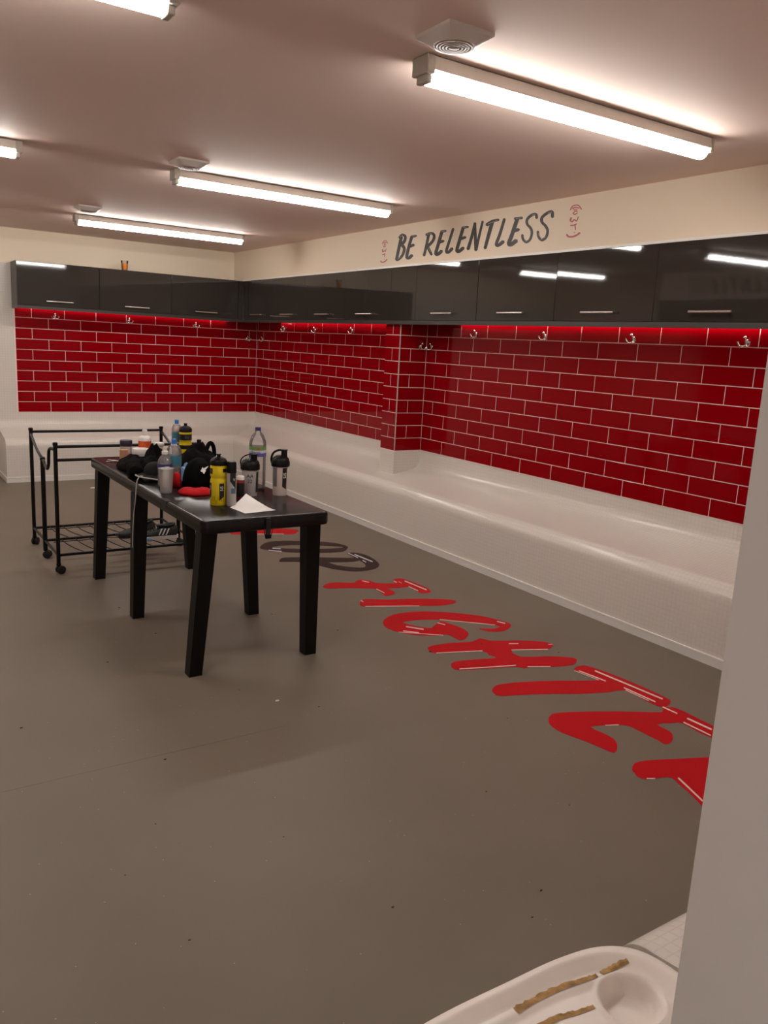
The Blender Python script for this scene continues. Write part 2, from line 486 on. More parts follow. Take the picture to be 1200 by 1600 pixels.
# ------------------------------------------------------------------ traced outlines, metres on the floor (x, y) and on the bulkhead (y, z)
FLOOR_LETTERS = [
 ('N','red',[[(2.395,5.766),(2.405,5.777),(2.422,5.785),(2.442,5.789),(2.462,5.787),(2.486,5.781),(2.512,5.777),(2.541,5.776),(2.573,5.777),(2.61,5.781),(2.654,5.793),(2.703,5.808),(2.749,5.813),(2.788,5.802),(2.824,5.78),(2.856,5.759),(2.885,5.743),(2.909,5.727),(2.926,5.711),(2.939,5.695),(2.945,5.679),(2.94,5.658),(2.918,5.626),(2.886,5.59),(2.854,5.567),(2.827,5.563),(2.8,5.572),(2.771,5.585),(2.738,5.601),(2.704,5.622),(2.669,5.642),(2.633,5.66),(2.597,5.677),(2.563,5.69),(2.53,5.695),(2.5,5.695),(2.472,5.698),(2.445,5.704),(2.42,5.713),(2.402,5.724),(2.393,5.738),(2.391,5.753)],
   [(2.604,5.797),(2.641,5.839),(2.692,5.893),(2.737,5.933),(2.767,5.943),(2.791,5.937),(2.818,5.932),(2.852,5.933),(2.89,5.934),(2.929,5.936),(2.97,5.94),(3.012,5.945),(3.046,5.948),(3.07,5.95),(3.086,5.951),(3.093,5.944),(3.089,5.923),(3.077,5.896),(3.061,5.874),(3.045,5.861),(3.026,5.853),(2.995,5.847),(2.944,5.845),(2.881,5.845),(2.829,5.841),(2.797,5.83),(2.773,5.816),(2.743,5.801),(2.692,5.785),(2.634,5.768),(2.594,5.76),(2.581,5.763),(2.586,5.775)],
   [(2.415,6.186),(2.425,6.197),(2.442,6.205),(2.462,6.209),(2.482,6.207),(2.506,6.201),(2.532,6.197),(2.561,6.196),(2.593,6.197),(2.63,6.201),(2.674,6.213),(2.723,6.228),(2.769,6.233),(2.808,6.222),(2.844,6.2),(2.876,6.179),(2.905,6.163),(2.929,6.147),(2.946,6.131),(2.959,6.115),(2.965,6.099),(2.96,6.078),(2.938,6.046),(2.906,6.01),(2.874,5.987),(2.847,5.983),(2.82,5.992),(2.791,6.005),(2.758,6.021),(2.724,6.042),(2.689,6.062),(2.653,6.08),(2.617,6.097),(2.583,6.11),(2.55,6.115),(2.52,6.115),(2.492,6.118),(2.465,6.124),(2.44,6.133),(2.422,6.144),(2.413,6.158),(2.411,6.173)]],[[(2.616,5.795),(2.675,5.782),(2.681,5.791),(2.684,5.801),(2.625,5.814),(2.619,5.805)],[(2.564,5.665),(2.772,5.587),(2.777,5.593),(2.779,5.601),(2.571,5.679),(2.566,5.673)]]),
 ('O','dark',[[(2.436,5.291),(2.459,5.324),(2.49,5.359),(2.524,5.388),(2.557,5.404),(2.592,5.411),(2.632,5.41),(2.679,5.397),(2.732,5.375),(2.783,5.351),(2.834,5.328),(2.883,5.302),(2.927,5.274),(2.965,5.243),(2.998,5.21),(3.022,5.176),(3.038,5.142),(3.047,5.107),(3.05,5.077),(3.047,5.055),(3.038,5.038),(3.024,5.019),(3.003,4.993),(2.976,4.967),(2.946,4.948),(2.915,4.942),(2.88,4.944),(2.84,4.951),(2.793,4.963),(2.741,4.981),(2.691,5.001),(2.643,5.024),(2.598,5.05),(2.557,5.077),(2.525,5.108),(2.497,5.141),(2.474,5.169),(2.452,5.189),(2.433,5.205),(2.422,5.223),(2.419,5.243),(2.424,5.266),(2.436,5.291),(2.514,5.254),(2.519,5.239),(2.539,5.22),(2.565,5.199),(2.595,5.177),(2.631,5.154),(2.671,5.131),(2.718,5.11),(2.769,5.089),(2.818,5.073),(2.863,5.062),(2.905,5.055),(2.942,5.051),(2.971,5.048),(2.995,5.048),(3.007,5.053),(3.007,5.063),(2.996,5.078),(2.976,5.096),(2.947,5.117),(2.91,5.141),(2.868,5.166),(2.823,5.192),(2.774,5.218),(2.726,5.239),(2.678,5.253),(2.631,5.263),(2.59,5.268),(2.555,5.268),(2.527,5.263),(2.514,5.254)]],[[(2.496,5.208),(2.542,5.17),(2.551,5.181),(2.555,5.195),(2.509,5.234),(2.5,5.223)],[(2.447,5.167),(2.517,5.1),(2.524,5.109),(2.528,5.122),(2.458,5.189),(2.45,5.18)]]),
 ('R','dark',[[(2.408,4.906),(2.422,4.925),(2.441,4.945),(2.471,4.954),(2.517,4.944),(2.574,4.922),(2.636,4.896),(2.705,4.865),(2.779,4.828),(2.841,4.797),(2.887,4.777),(2.921,4.763),(2.946,4.749),(2.962,4.732),(2.969,4.716),(2.962,4.702),(2.937,4.688),(2.899,4.677),(2.857,4.674),(2.811,4.684),(2.761,4.702),(2.712,4.722),(2.663,4.74),(2.616,4.759),(2.574,4.778),(2.538,4.796),(2.506,4.814),(2.476,4.83),(2.444,4.842),(2.414,4.853),(2.394,4.864),(2.39,4.877),(2.396,4.891)],
   [(2.944,4.89),(2.96,4.896),(2.981,4.896),(3.001,4.887),(3.019,4.869),(3.035,4.843),(3.046,4.81),(3.05,4.768),(3.047,4.718),(3.04,4.67),(3.029,4.622),(3.014,4.575),(2.996,4.536),(2.974,4.506),(2.949,4.483),(2.92,4.465),(2.882,4.452),(2.841,4.444),(2.803,4.443),(2.773,4.448),(2.748,4.459),(2.722,4.477),(2.694,4.503),(2.665,4.535),(2.641,4.567),(2.626,4.598),(2.616,4.629),(2.606,4.653),(2.595,4.671),(2.584,4.681),(2.57,4.674),(2.547,4.636),(2.522,4.581),(2.501,4.542),(2.483,4.523),(2.469,4.519),(2.472,4.54),(2.502,4.613),(2.551,4.716),(2.596,4.79),(2.629,4.804),(2.657,4.785),(2.679,4.756),(2.693,4.721),(2.702,4.677),(2.715,4.637),(2.736,4.606),(2.761,4.578),(2.786,4.555),(2.808,4.537),(2.83,4.524),(2.849,4.518),(2.865,4.521),(2.88,4.532),(2.892,4.549),(2.904,4.573),(2.914,4.603),(2.921,4.636),(2.925,4.672),(2.925,4.71),(2.927,4.747),(2.93,4.78),(2.933,4.811),(2.936,4.838),(2.937,4.861),(2.938,4.878)]],[[(2.969,4.828),(2.985,4.612),(2.993,4.617),(3,4.631),(2.985,4.848),(2.976,4.843)],[(2.946,4.879),(2.946,4.745),(2.952,4.749),(2.958,4.76),(2.958,4.895),(2.951,4.891)],[(2.94,4.669),(2.936,4.619),(2.942,4.622),(2.949,4.635),(2.953,4.685),(2.947,4.682)]]),
 ('F','red',[[(2.39,4.248),(2.406,4.264),(2.428,4.279),(2.451,4.289),(2.472,4.292),(2.494,4.29),(2.515,4.285),(2.536,4.273),(2.557,4.258),(2.578,4.246),(2.598,4.24),(2.618,4.237),(2.641,4.231),(2.668,4.217),(2.698,4.199),(2.727,4.182),(2.751,4.166),(2.774,4.149),(2.8,4.135),(2.832,4.123),(2.868,4.113),(2.897,4.102),(2.918,4.087),(2.933,4.071),(2.941,4.056),(2.94,4.042),(2.931,4.029),(2.917,4.021),(2.896,4.017),(2.87,4.016),(2.841,4.019),(2.809,4.027),(2.775,4.037),(2.742,4.047),(2.716,4.055),(2.691,4.063),(2.66,4.076),(2.616,4.098),(2.566,4.125),(2.52,4.148),(2.48,4.162),(2.443,4.173),(2.415,4.182),(2.399,4.19),(2.391,4.197),(2.387,4.205),(2.384,4.218),(2.384,4.233)],
   [(2.623,4.243),(2.636,4.258),(2.661,4.272),(2.684,4.277),(2.7,4.271),(2.714,4.256),(2.724,4.237),(2.732,4.213),(2.736,4.185),(2.739,4.154),(2.74,4.117),(2.739,4.077),(2.739,4.042),(2.742,4.015),(2.745,3.993),(2.745,3.974),(2.74,3.957),(2.733,3.943),(2.72,3.931),(2.696,3.92),(2.666,3.91),(2.646,3.911),(2.643,3.926),(2.65,3.951),(2.656,3.98),(2.66,4.012),(2.664,4.048),(2.666,4.085),(2.665,4.125),(2.663,4.166),(2.658,4.2),(2.645,4.22),(2.628,4.232)],
   [(2.879,4.187),(2.897,4.197),(2.92,4.201),(2.939,4.197),(2.951,4.185),(2.96,4.165),(2.967,4.137),(2.974,4.101),(2.978,4.057),(2.981,4.015),(2.982,3.975),(2.981,3.937),(2.976,3.906),(2.966,3.884),(2.953,3.869),(2.938,3.861),(2.918,3.859),(2.896,3.863),(2.882,3.877),(2.881,3.907),(2.886,3.948),(2.893,3.986),(2.899,4.018),(2.906,4.046),(2.906,4.071),(2.893,4.088),(2.875,4.101),(2.862,4.117),(2.862,4.141),(2.868,4.167)]],[[(2.675,4.241),(2.697,4.193),(2.703,4.198),(2.707,4.207),(2.685,4.255),(2.679,4.25)],[(2.664,4.051),(2.666,3.964),(2.671,3.967),(2.675,3.975),(2.674,4.062),(2.669,4.06)],[(2.93,4.124),(2.947,3.908),(2.954,3.912),(2.961,3.922),(2.943,4.139),(2.936,4.135)],[(2.886,4.016),(2.886,3.916),(2.891,3.918),(2.896,3.926),(2.895,4.026),(2.89,4.023)],[(2.864,4.155),(2.864,4.121),(2.868,4.123),(2.873,4.131),(2.874,4.166),(2.869,4.163)],[(2.887,4.132),(2.889,4.101),(2.892,4.103),(2.894,4.107),(2.893,4.138),(2.89,4.137)]]),
 ('I','red',[[(2.436,3.876),(2.452,3.896),(2.472,3.91),(2.499,3.914),(2.532,3.901),(2.572,3.876),(2.619,3.851),(2.677,3.831),(2.742,3.811),(2.806,3.787),(2.87,3.757),(2.933,3.723),(2.975,3.693),(2.989,3.668),(2.982,3.647),(2.965,3.631),(2.935,3.622),(2.894,3.618),(2.852,3.622),(2.813,3.634),(2.772,3.653),(2.725,3.674),(2.669,3.697),(2.606,3.721),(2.549,3.744),(2.495,3.763),(2.445,3.781),(2.413,3.8),(2.408,3.826),(2.42,3.853)]],[[(2.422,3.791),(2.72,3.666),(2.724,3.67),(2.726,3.675),(2.428,3.8),(2.424,3.796)],[(2.453,3.893),(2.454,3.869),(2.459,3.872),(2.464,3.881),(2.463,3.905),(2.458,3.903)]]),
 ('G','red',[[(3.006,3.176),(3.018,3.197),(3.015,3.225),(2.999,3.276),(2.975,3.331),(2.948,3.374),(2.913,3.415),(2.866,3.462),(2.812,3.506),(2.753,3.545),(2.694,3.576),(2.641,3.596),(2.591,3.607),(2.541,3.611),(2.493,3.606),(2.446,3.586),(2.406,3.559),(2.378,3.534),(2.36,3.506),(2.345,3.471),(2.339,3.433),(2.346,3.393),(2.362,3.353),(2.387,3.315),(2.419,3.281),(2.461,3.251),(2.504,3.228),(2.541,3.22),(2.57,3.216),(2.583,3.209),(2.588,3.194),(2.587,3.157),(2.587,3.121),(2.599,3.109),(2.618,3.111),(2.649,3.13),(2.679,3.155),(2.696,3.172),(2.707,3.192),(2.715,3.222),(2.719,3.257),(2.714,3.292),(2.706,3.325),(2.698,3.355),(2.69,3.379),(2.685,3.396),(2.671,3.398),(2.626,3.371),(2.58,3.342),(2.563,3.331),(2.551,3.335),(2.527,3.356),(2.502,3.388),(2.481,3.433),(2.47,3.472),(2.484,3.481),(2.51,3.479),(2.539,3.477),(2.576,3.47),(2.628,3.451),(2.683,3.425),(2.732,3.392),(2.779,3.355),(2.825,3.313),(2.865,3.273),(2.895,3.238),(2.916,3.211),(2.932,3.197),(2.935,3.188),(2.913,3.179),(2.884,3.174),(2.864,3.179),(2.845,3.188),(2.825,3.2),(2.808,3.209),(2.8,3.206),(2.8,3.195),(2.81,3.171),(2.826,3.146),(2.848,3.131),(2.874,3.124),(2.907,3.124),(2.942,3.133),(2.978,3.152)]],[[(2.444,3.4),(2.503,3.324),(2.51,3.328),(2.514,3.337),(2.454,3.413),(2.447,3.409)],[(2.391,3.352),(2.451,3.294),(2.457,3.298),(2.459,3.304),(2.399,3.362),(2.394,3.358)],[(2.641,3.381),(2.66,3.336),(2.665,3.339),(2.668,3.345),(2.649,3.389),(2.644,3.386)],[(2.686,3.418),(2.918,3.214),(2.922,3.216),(2.925,3.221),(2.692,3.426),(2.688,3.423)],[(2.966,3.25),(2.987,3.208),(2.993,3.212),(2.998,3.22),(2.978,3.262),(2.971,3.258)],[(2.36,3.35),(2.551,3.207),(2.554,3.21),(2.556,3.213),(2.364,3.356),(2.361,3.353)]]),
 ('H','red',[[(2.365,3.093),(2.38,3.107),(2.406,3.114),(2.454,3.114),(2.512,3.106),(2.575,3.086),(2.634,3.069),(2.676,3.081),(2.707,3.091),(2.721,3.067),(2.741,3.034),(2.797,3.009),(2.864,2.982),(2.932,2.945),(2.986,2.907),(3.006,2.877),(3.008,2.854),(3.002,2.841),(2.988,2.832),(2.969,2.82),(2.942,2.812),(2.909,2.812),(2.866,2.821),(2.802,2.86),(2.745,2.885),(2.721,2.846),(2.729,2.793),(2.791,2.764),(2.868,2.736),(2.927,2.7),(2.966,2.666),(2.97,2.644),(2.953,2.627),(2.93,2.609),(2.896,2.598),(2.85,2.603),(2.797,2.618),(2.738,2.644),(2.685,2.669),(2.656,2.672),(2.637,2.674),(2.632,2.688),(2.615,2.706),(2.556,2.727),(2.482,2.749),(2.403,2.773),(2.339,2.796),(2.321,2.812),(2.322,2.827),(2.325,2.844),(2.336,2.86),(2.352,2.879),(2.38,2.891),(2.434,2.883),(2.496,2.867),(2.558,2.849),(2.606,2.839),(2.609,2.857),(2.598,2.886),(2.607,2.913),(2.6,2.941),(2.539,2.966),(2.465,2.989),(2.407,3.004),(2.364,3.017),(2.352,3.034),(2.353,3.053),(2.356,3.074)]],[[(2.364,3.017),(2.598,2.938),(2.602,2.942),(2.604,2.946),(2.369,3.024),(2.365,3.021)],[(2.343,2.801),(2.623,2.715),(2.628,2.719),(2.63,2.723),(2.349,2.809),(2.344,2.805)],[(2.794,2.956),(2.84,2.935),(2.845,2.938),(2.847,2.942),(2.801,2.964),(2.796,2.961)],[(2.745,2.88),(2.925,2.804),(2.93,2.807),(2.932,2.812),(2.751,2.888),(2.747,2.885)],[(2.667,2.677),(2.77,2.627),(2.774,2.629),(2.776,2.633),(2.672,2.683),(2.668,2.68)],[(2.981,2.857),(3.001,2.848),(3.006,2.851),(3.008,2.855),(2.989,2.864),(2.984,2.861)]]),
 ('T','red',[[(2.328,2.547),(2.349,2.565),(2.379,2.579),(2.42,2.578),(2.468,2.569),(2.52,2.553),(2.575,2.533),(2.626,2.513),(2.686,2.488),(2.779,2.441),(2.858,2.407),(2.868,2.432),(2.856,2.477),(2.853,2.521),(2.859,2.558),(2.889,2.571),(2.923,2.571),(2.941,2.569),(2.955,2.549),(2.972,2.489),(2.986,2.413),(2.995,2.332),(3,2.252),(3.002,2.181),(3,2.126),(2.996,2.1),(2.985,2.086),(2.958,2.07),(2.928,2.061),(2.906,2.059),(2.891,2.07),(2.887,2.098),(2.887,2.141),(2.892,2.207),(2.887,2.269),(2.852,2.282),(2.8,2.287),(2.726,2.312),(2.65,2.342),(2.596,2.369),(2.543,2.396),(2.471,2.426),(2.402,2.453),(2.353,2.468),(2.322,2.48),(2.312,2.497),(2.315,2.515),(2.317,2.531)]],[[(2.86,2.523),(2.884,2.378),(2.889,2.38),(2.894,2.385),(2.87,2.53),(2.864,2.529)],[(2.842,2.538),(2.864,2.404),(2.868,2.405),(2.871,2.409),(2.849,2.542),(2.845,2.541)],[(2.931,2.486),(2.965,2.117),(2.972,2.119),(2.978,2.125),(2.945,2.496),(2.937,2.494)],[(2.903,2.284),(2.91,2.113),(2.916,2.114),(2.921,2.119),(2.914,2.291),(2.908,2.29)],[(2.89,2.263),(2.894,2.134),(2.897,2.135),(2.9,2.138),(2.897,2.267),(2.893,2.267)]]),
 ('E','red',[[(2.338,2.198),(2.366,2.225),(2.403,2.242),(2.45,2.234),(2.503,2.213),(2.563,2.187),(2.627,2.156),(2.686,2.125),(2.744,2.094),(2.806,2.057),(2.856,2.032),(2.877,2.042),(2.889,2.058),(2.913,2.057),(2.935,2.046),(2.947,2.035),(2.952,2.005),(2.95,1.933),(2.945,1.85),(2.946,1.768),(2.944,1.703),(2.931,1.679),(2.911,1.671),(2.879,1.656),(2.851,1.661),(2.845,1.718),(2.845,1.782),(2.84,1.804),(2.837,1.823),(2.843,1.872),(2.846,1.92),(2.831,1.935),(2.807,1.94),(2.769,1.958),(2.736,1.964),(2.732,1.935),(2.733,1.898),(2.723,1.877),(2.707,1.861),(2.686,1.845),(2.664,1.833),(2.639,1.827),(2.62,1.828),(2.619,1.842),(2.622,1.862),(2.621,1.885),(2.62,1.913),(2.62,1.947),(2.618,1.979),(2.617,1.998),(2.611,2.013),(2.597,2.026),(2.571,2.041),(2.514,2.067),(2.463,2.082),(2.458,2.053),(2.467,2.013),(2.469,1.984),(2.466,1.957),(2.45,1.93),(2.428,1.907),(2.402,1.888),(2.378,1.88),(2.369,1.894),(2.364,1.92),(2.357,1.956),(2.347,1.998),(2.331,2.045),(2.317,2.091),(2.313,2.123),(2.316,2.149),(2.323,2.174)]],[[(2.897,1.934),(2.901,1.82),(2.908,1.821),(2.915,1.827),(2.911,1.941),(2.904,1.94)],[(2.851,1.918),(2.852,1.788),(2.857,1.789),(2.862,1.793),(2.862,1.924),(2.856,1.923)],[(2.896,2.061),(2.899,1.988),(2.904,1.989),(2.91,1.994),(2.907,2.067),(2.901,2.066)],[(2.525,2.057),(2.579,2.033),(2.583,2.035),(2.585,2.038),(2.53,2.061),(2.526,2.059)]]),
 ('R','red',[[(2.336,1.757),(2.357,1.774),(2.387,1.787),(2.418,1.785),(2.456,1.774),(2.502,1.756),(2.555,1.733),(2.611,1.711),(2.682,1.682),(2.792,1.634),(2.899,1.584),(2.965,1.547),(3.002,1.513),(3.012,1.47),(2.999,1.431),(2.965,1.404),(2.921,1.387),(2.88,1.378),(2.833,1.383),(2.768,1.417),(2.701,1.459),(2.646,1.492),(2.592,1.517),(2.532,1.536),(2.479,1.534),(2.447,1.488),(2.425,1.435),(2.406,1.406),(2.387,1.391),(2.356,1.389),(2.334,1.403),(2.343,1.437),(2.363,1.48),(2.382,1.525),(2.398,1.565),(2.405,1.589),(2.41,1.608),(2.42,1.63),(2.424,1.649),(2.412,1.659),(2.39,1.666),(2.358,1.675),(2.328,1.685),(2.317,1.699),(2.315,1.714),(2.32,1.727),(2.328,1.739),(2.329,1.748)]],[[(2.438,1.632),(2.383,1.49),(2.387,1.489),(2.393,1.493),(2.449,1.635),(2.444,1.636)],[(2.331,1.685),(2.357,1.67),(2.361,1.672),(2.363,1.675),(2.337,1.69),(2.333,1.688)]]),
]
WALL_LETTERS = [
 ('B',[[(5.579,2.3532),(5.5826,2.3416),(5.5879,2.3252),(5.5941,2.3059),(5.6004,2.286),(5.6062,2.2673),(5.6118,2.2485),(5.6176,2.2283),(5.6232,2.2088),(5.6279,2.192),(5.6313,2.1801),(5.6129,2.1681),(5.5895,2.1733),(5.5859,2.1851),(5.5809,2.2017),(5.5751,2.2211),(5.569,2.241),(5.5632,2.2595),(5.5572,2.278),(5.5506,2.2977),(5.5442,2.3168),(5.5387,2.3331),(5.5348,2.3446),(5.5538,2.3579)],[(5.5744,2.3383),(5.5685,2.3413),(5.5607,2.3457),(5.5522,2.35),(5.5447,2.353),(5.5414,2.3536),(5.539,2.353),(5.5331,2.3513),(5.5265,2.3487),(5.5216,2.3458),(5.5197,2.3441),(5.5192,2.342),(5.5194,2.3378),(5.521,2.3325),(5.5238,2.3269),(5.5271,2.3222),(5.5319,2.3178),(5.539,2.313),(5.5473,2.3081),(5.5551,2.3037),(5.5608,2.3005),(5.5533,2.285),(5.5247,2.2828),(5.5199,2.2861),(5.5126,2.2908),(5.5039,2.2967),(5.4955,2.3033),(5.4891,2.3102),(5.485,2.3174),(5.4821,2.3248),(5.4807,2.3326),(5.4815,2.3407),(5.4859,2.3491),(5.4952,2.3567),(5.507,2.3628),(5.5203,2.3676),(5.5348,2.371),(5.551,2.3722),(5.5655,2.3694),(5.5768,2.3645),(5.5863,2.359),(5.5938,2.3543),(5.5988,2.3512),(5.5944,2.3404)],[(5.5669,2.2834),(5.5595,2.279),(5.5494,2.2734),(5.5395,2.2673),(5.5319,2.2617),(5.5281,2.2573),(5.5268,2.2521),(5.5273,2.245),(5.5296,2.2371),(5.5332,2.2292),(5.5374,2.2221),(5.5423,2.2158),(5.5486,2.2098),(5.556,2.2041),(5.5639,2.1988),(5.5716,2.1942),(5.5798,2.1905),(5.5893,2.1871),(5.5993,2.1841),(5.6084,2.1816),(5.615,2.1796),(5.6167,2.169),(5.5974,2.1642),(5.5908,2.1658),(5.5812,2.168),(5.5696,2.171),(5.5573,2.1749),(5.5461,2.1795),(5.5362,2.1847),(5.5265,2.1906),(5.5172,2.1971),(5.5089,2.2042),(5.502,2.2119),(5.4963,2.2202),(5.4915,2.2292),(5.4879,2.2388),(5.4865,2.2488),(5.4885,2.2592),(5.4961,2.2698),(5.5074,2.2791),(5.5193,2.287),(5.5291,2.2931),(5.5352,2.2972),(5.5637,2.2983)]],[[(5.5755,2.347),(5.5357,2.3581),(5.5355,2.3601),(5.5393,2.3611),(5.5791,2.35),(5.5793,2.348)],[(5.5926,2.1777),(5.5504,2.1936),(5.5505,2.1956),(5.5544,2.1964),(5.5967,2.1805),(5.5965,2.1784)]]),
 ('E',[[(5.4301,2.3453),(5.4354,2.3343),(5.443,2.3186),(5.4517,2.3003),(5.4602,2.2816),(5.4671,2.2647),(5.473,2.2491),(5.4788,2.233),(5.4836,2.2176),(5.4867,2.2038),(5.4869,2.1919),(5.4811,2.1809),(5.465,2.1719),(5.4477,2.169),(5.435,2.1692),(5.4236,2.1703),(5.4117,2.1733),(5.4011,2.1779),(5.392,2.1827),(5.3847,2.1868),(5.3798,2.1894),(5.3849,2.2047),(5.4126,2.2077),(5.4178,2.2049),(5.4249,2.2008),(5.4324,2.1967),(5.4389,2.1938),(5.4424,2.1928),(5.4463,2.1925),(5.4501,2.1922),(5.4482,2.1915),(5.4442,2.1891),(5.4448,2.1905),(5.4446,2.1984),(5.4421,2.2107),(5.4377,2.2254),(5.4323,2.2411),(5.4267,2.2564),(5.4202,2.2729),(5.4121,2.2912),(5.4038,2.3094),(5.3964,2.325),(5.3913,2.336),(5.407,2.3486)],[(5.4133,2.3289),(5.3494,2.3318),(5.3417,2.3403),(5.3567,2.3481),(5.4215,2.3472),(5.4303,2.3376)],[(5.4215,2.2564),(5.3708,2.2652),(5.3654,2.277),(5.3862,2.2847),(5.4385,2.2778),(5.4446,2.2649)]],[[(5.4076,2.3376),(5.3559,2.3386),(5.3543,2.3402),(5.3572,2.3418),(5.4089,2.3408),(5.4105,2.3392)]]),
 ('R',[[(5.2074,2.3422),(5.2096,2.3318),(5.2129,2.3173),(5.2168,2.3003),(5.2211,2.2826),(5.2253,2.2663),(5.2301,2.2499),(5.2356,2.2323),(5.2411,2.2152),(5.2458,2.2004),(5.249,2.1899),(5.2356,2.1801),(5.2177,2.1838),(5.2138,2.1942),(5.2085,2.2087),(5.2024,2.2257),(5.1963,2.2433),(5.191,2.2597),(5.1861,2.2761),(5.1812,2.2937),(5.1767,2.3106),(5.1729,2.325),(5.1701,2.3352),(5.1867,2.3467)],[(5.2149,2.3283),(5.2054,2.3295),(5.192,2.3315),(5.1775,2.3333),(5.1644,2.3344),(5.1558,2.3343),(5.1502,2.3331),(5.1445,2.3313),(5.1401,2.3291),(5.137,2.3268),(5.1352,2.3242),(5.1341,2.32),(5.1341,2.3142),(5.1358,2.3077),(5.1393,2.3009),(5.1447,2.2945),(5.1543,2.2874),(5.1686,2.2791),(5.1847,2.2708),(5.1995,2.2635),(5.2098,2.2582),(5.2058,2.2445),(5.1816,2.2413),(5.1718,2.2466),(5.1572,2.2542),(5.1407,2.263),(5.1251,2.2724),(5.1133,2.2817),(5.106,2.2908),(5.1016,2.3001),(5.0997,2.3092),(5.1001,2.3179),(5.1028,2.3261),(5.109,2.334),(5.1185,2.3409),(5.1301,2.3463),(5.1429,2.3502),(5.1573,2.3526),(5.1731,2.3528),(5.1896,2.3514),(5.2055,2.3492),(5.2189,2.347),(5.228,2.3457),(5.233,2.3354)],[(5.2121,2.2461),(5.15,2.1841),(5.1303,2.1806),(5.1232,2.1904),(5.1794,2.2534),(5.2033,2.2578)]],[[(5.2094,2.3355),(5.1499,2.3405),(5.1485,2.3426),(5.1521,2.3442),(5.2116,2.3392),(5.213,2.3371)],[(5.1868,2.2421),(5.156,2.2092),(5.1518,2.2085),(5.1503,2.2105),(5.1811,2.2434),(5.1853,2.2442)]]),
 ('E',[[(5.0426,2.3481),(5.048,2.3354),(5.0558,2.317),(5.0647,2.2958),(5.0734,2.2749),(5.0807,2.2573),(5.087,2.2426),(5.0934,2.2288),(5.099,2.2161),(5.1029,2.2047),(5.104,2.1943),(5.098,2.1832),(5.0804,2.1747),(5.0643,2.1731),(5.0527,2.174),(5.0421,2.1758),(5.0312,2.1792),(5.0207,2.184),(5.0111,2.1891),(5.0033,2.1935),(4.998,2.1963),(5.0025,2.2119),(5.0294,2.2154),(5.035,2.2124),(5.0427,2.208),(5.051,2.2034),(5.0586,2.1999),(5.0635,2.1983),(5.0679,2.1976),(5.072,2.1971),(5.0702,2.1966),(5.0635,2.193),(5.0627,2.1921),(5.0621,2.1977),(5.0589,2.2073),(5.0538,2.2194),(5.0476,2.2332),(5.0414,2.2481),(5.0343,2.2658),(5.0259,2.2866),(5.0172,2.3077),(5.0097,2.326),(5.0045,2.3388),(5.0201,2.3517)],[(5.0304,2.3356),(4.9738,2.3378),(4.9667,2.3458),(4.9802,2.3533),(5.0377,2.353),(5.0458,2.3441)],[(5.0463,2.2599),(4.9918,2.2659),(4.9849,2.2764),(5.0027,2.2847),(5.0583,2.2806),(5.0661,2.269)]],[[(5.0229,2.3428),(4.9794,2.3434),(4.9776,2.3453),(4.9808,2.347),(5.0244,2.3465),(5.0261,2.3446)]]),
 ('L',[[(4.9032,2.3567),(4.9088,2.3448),(4.9167,2.3277),(4.9258,2.3079),(4.9348,2.2881),(4.9426,2.271),(4.9497,2.2561),(4.957,2.2415),(4.9637,2.2279),(4.9687,2.2157),(4.9711,2.2051),(4.9691,2.1956),(4.9598,2.1866),(4.9448,2.1815),(4.9318,2.1808),(4.9199,2.1822),(4.9085,2.186),(4.8972,2.1917),(4.8865,2.1979),(4.8775,2.2035),(4.8713,2.207),(4.8763,2.2212),(4.9005,2.2239),(4.9066,2.22),(4.9153,2.2144),(4.9249,2.2085),(4.9334,2.2038),(4.9384,2.2019),(4.9404,2.2016),(4.941,2.2013),(4.9377,2.1999),(4.9363,2.1984),(4.9371,2.2013),(4.9357,2.209),(4.9315,2.2201),(4.9255,2.2334),(4.9187,2.2481),(4.912,2.2633),(4.9047,2.2805),(4.8962,2.3003),(4.8876,2.3201),(4.8802,2.3373),(4.8751,2.3493),(4.8864,2.3591)]],[]),
 ('E',[[(4.79,2.3562),(4.7949,2.344),(4.8019,2.3264),(4.81,2.3062),(4.818,2.286),(4.8247,2.2686),(4.8309,2.2537),(4.8371,2.2392),(4.8428,2.2257),(4.8468,2.2135),(4.8483,2.2028),(4.8453,2.1928),(4.8342,2.1833),(4.8183,2.1787),(4.8057,2.1782),(4.7941,2.1794),(4.7821,2.1827),(4.77,2.1877),(4.7585,2.1932),(4.7488,2.1981),(4.7422,2.2013),(4.7451,2.2163),(4.77,2.2206),(4.7768,2.2172),(4.7864,2.2123),(4.7968,2.2073),(4.8062,2.2033),(4.8118,2.2017),(4.8149,2.2014),(4.8161,2.2012),(4.812,2.1997),(4.8092,2.1973),(4.8097,2.1993),(4.8088,2.2064),(4.8053,2.2171),(4.8001,2.2301),(4.794,2.2446),(4.7881,2.2597),(4.7815,2.2771),(4.7738,2.2972),(4.766,2.3174),(4.7592,2.3349),(4.7545,2.3471),(4.7691,2.3596)],[(4.7782,2.3412),(4.7159,2.3436),(4.7094,2.3513),(4.7221,2.3585),(4.7852,2.358),(4.7926,2.3493)],[(4.7913,2.2653),(4.7342,2.2734),(4.7287,2.2838),(4.7458,2.2914),(4.8042,2.2851),(4.8103,2.2736)]],[[(4.7713,2.3481),(4.7211,2.3484),(4.7195,2.3501),(4.7224,2.3519),(4.7726,2.3517),(4.7743,2.3499)]]),
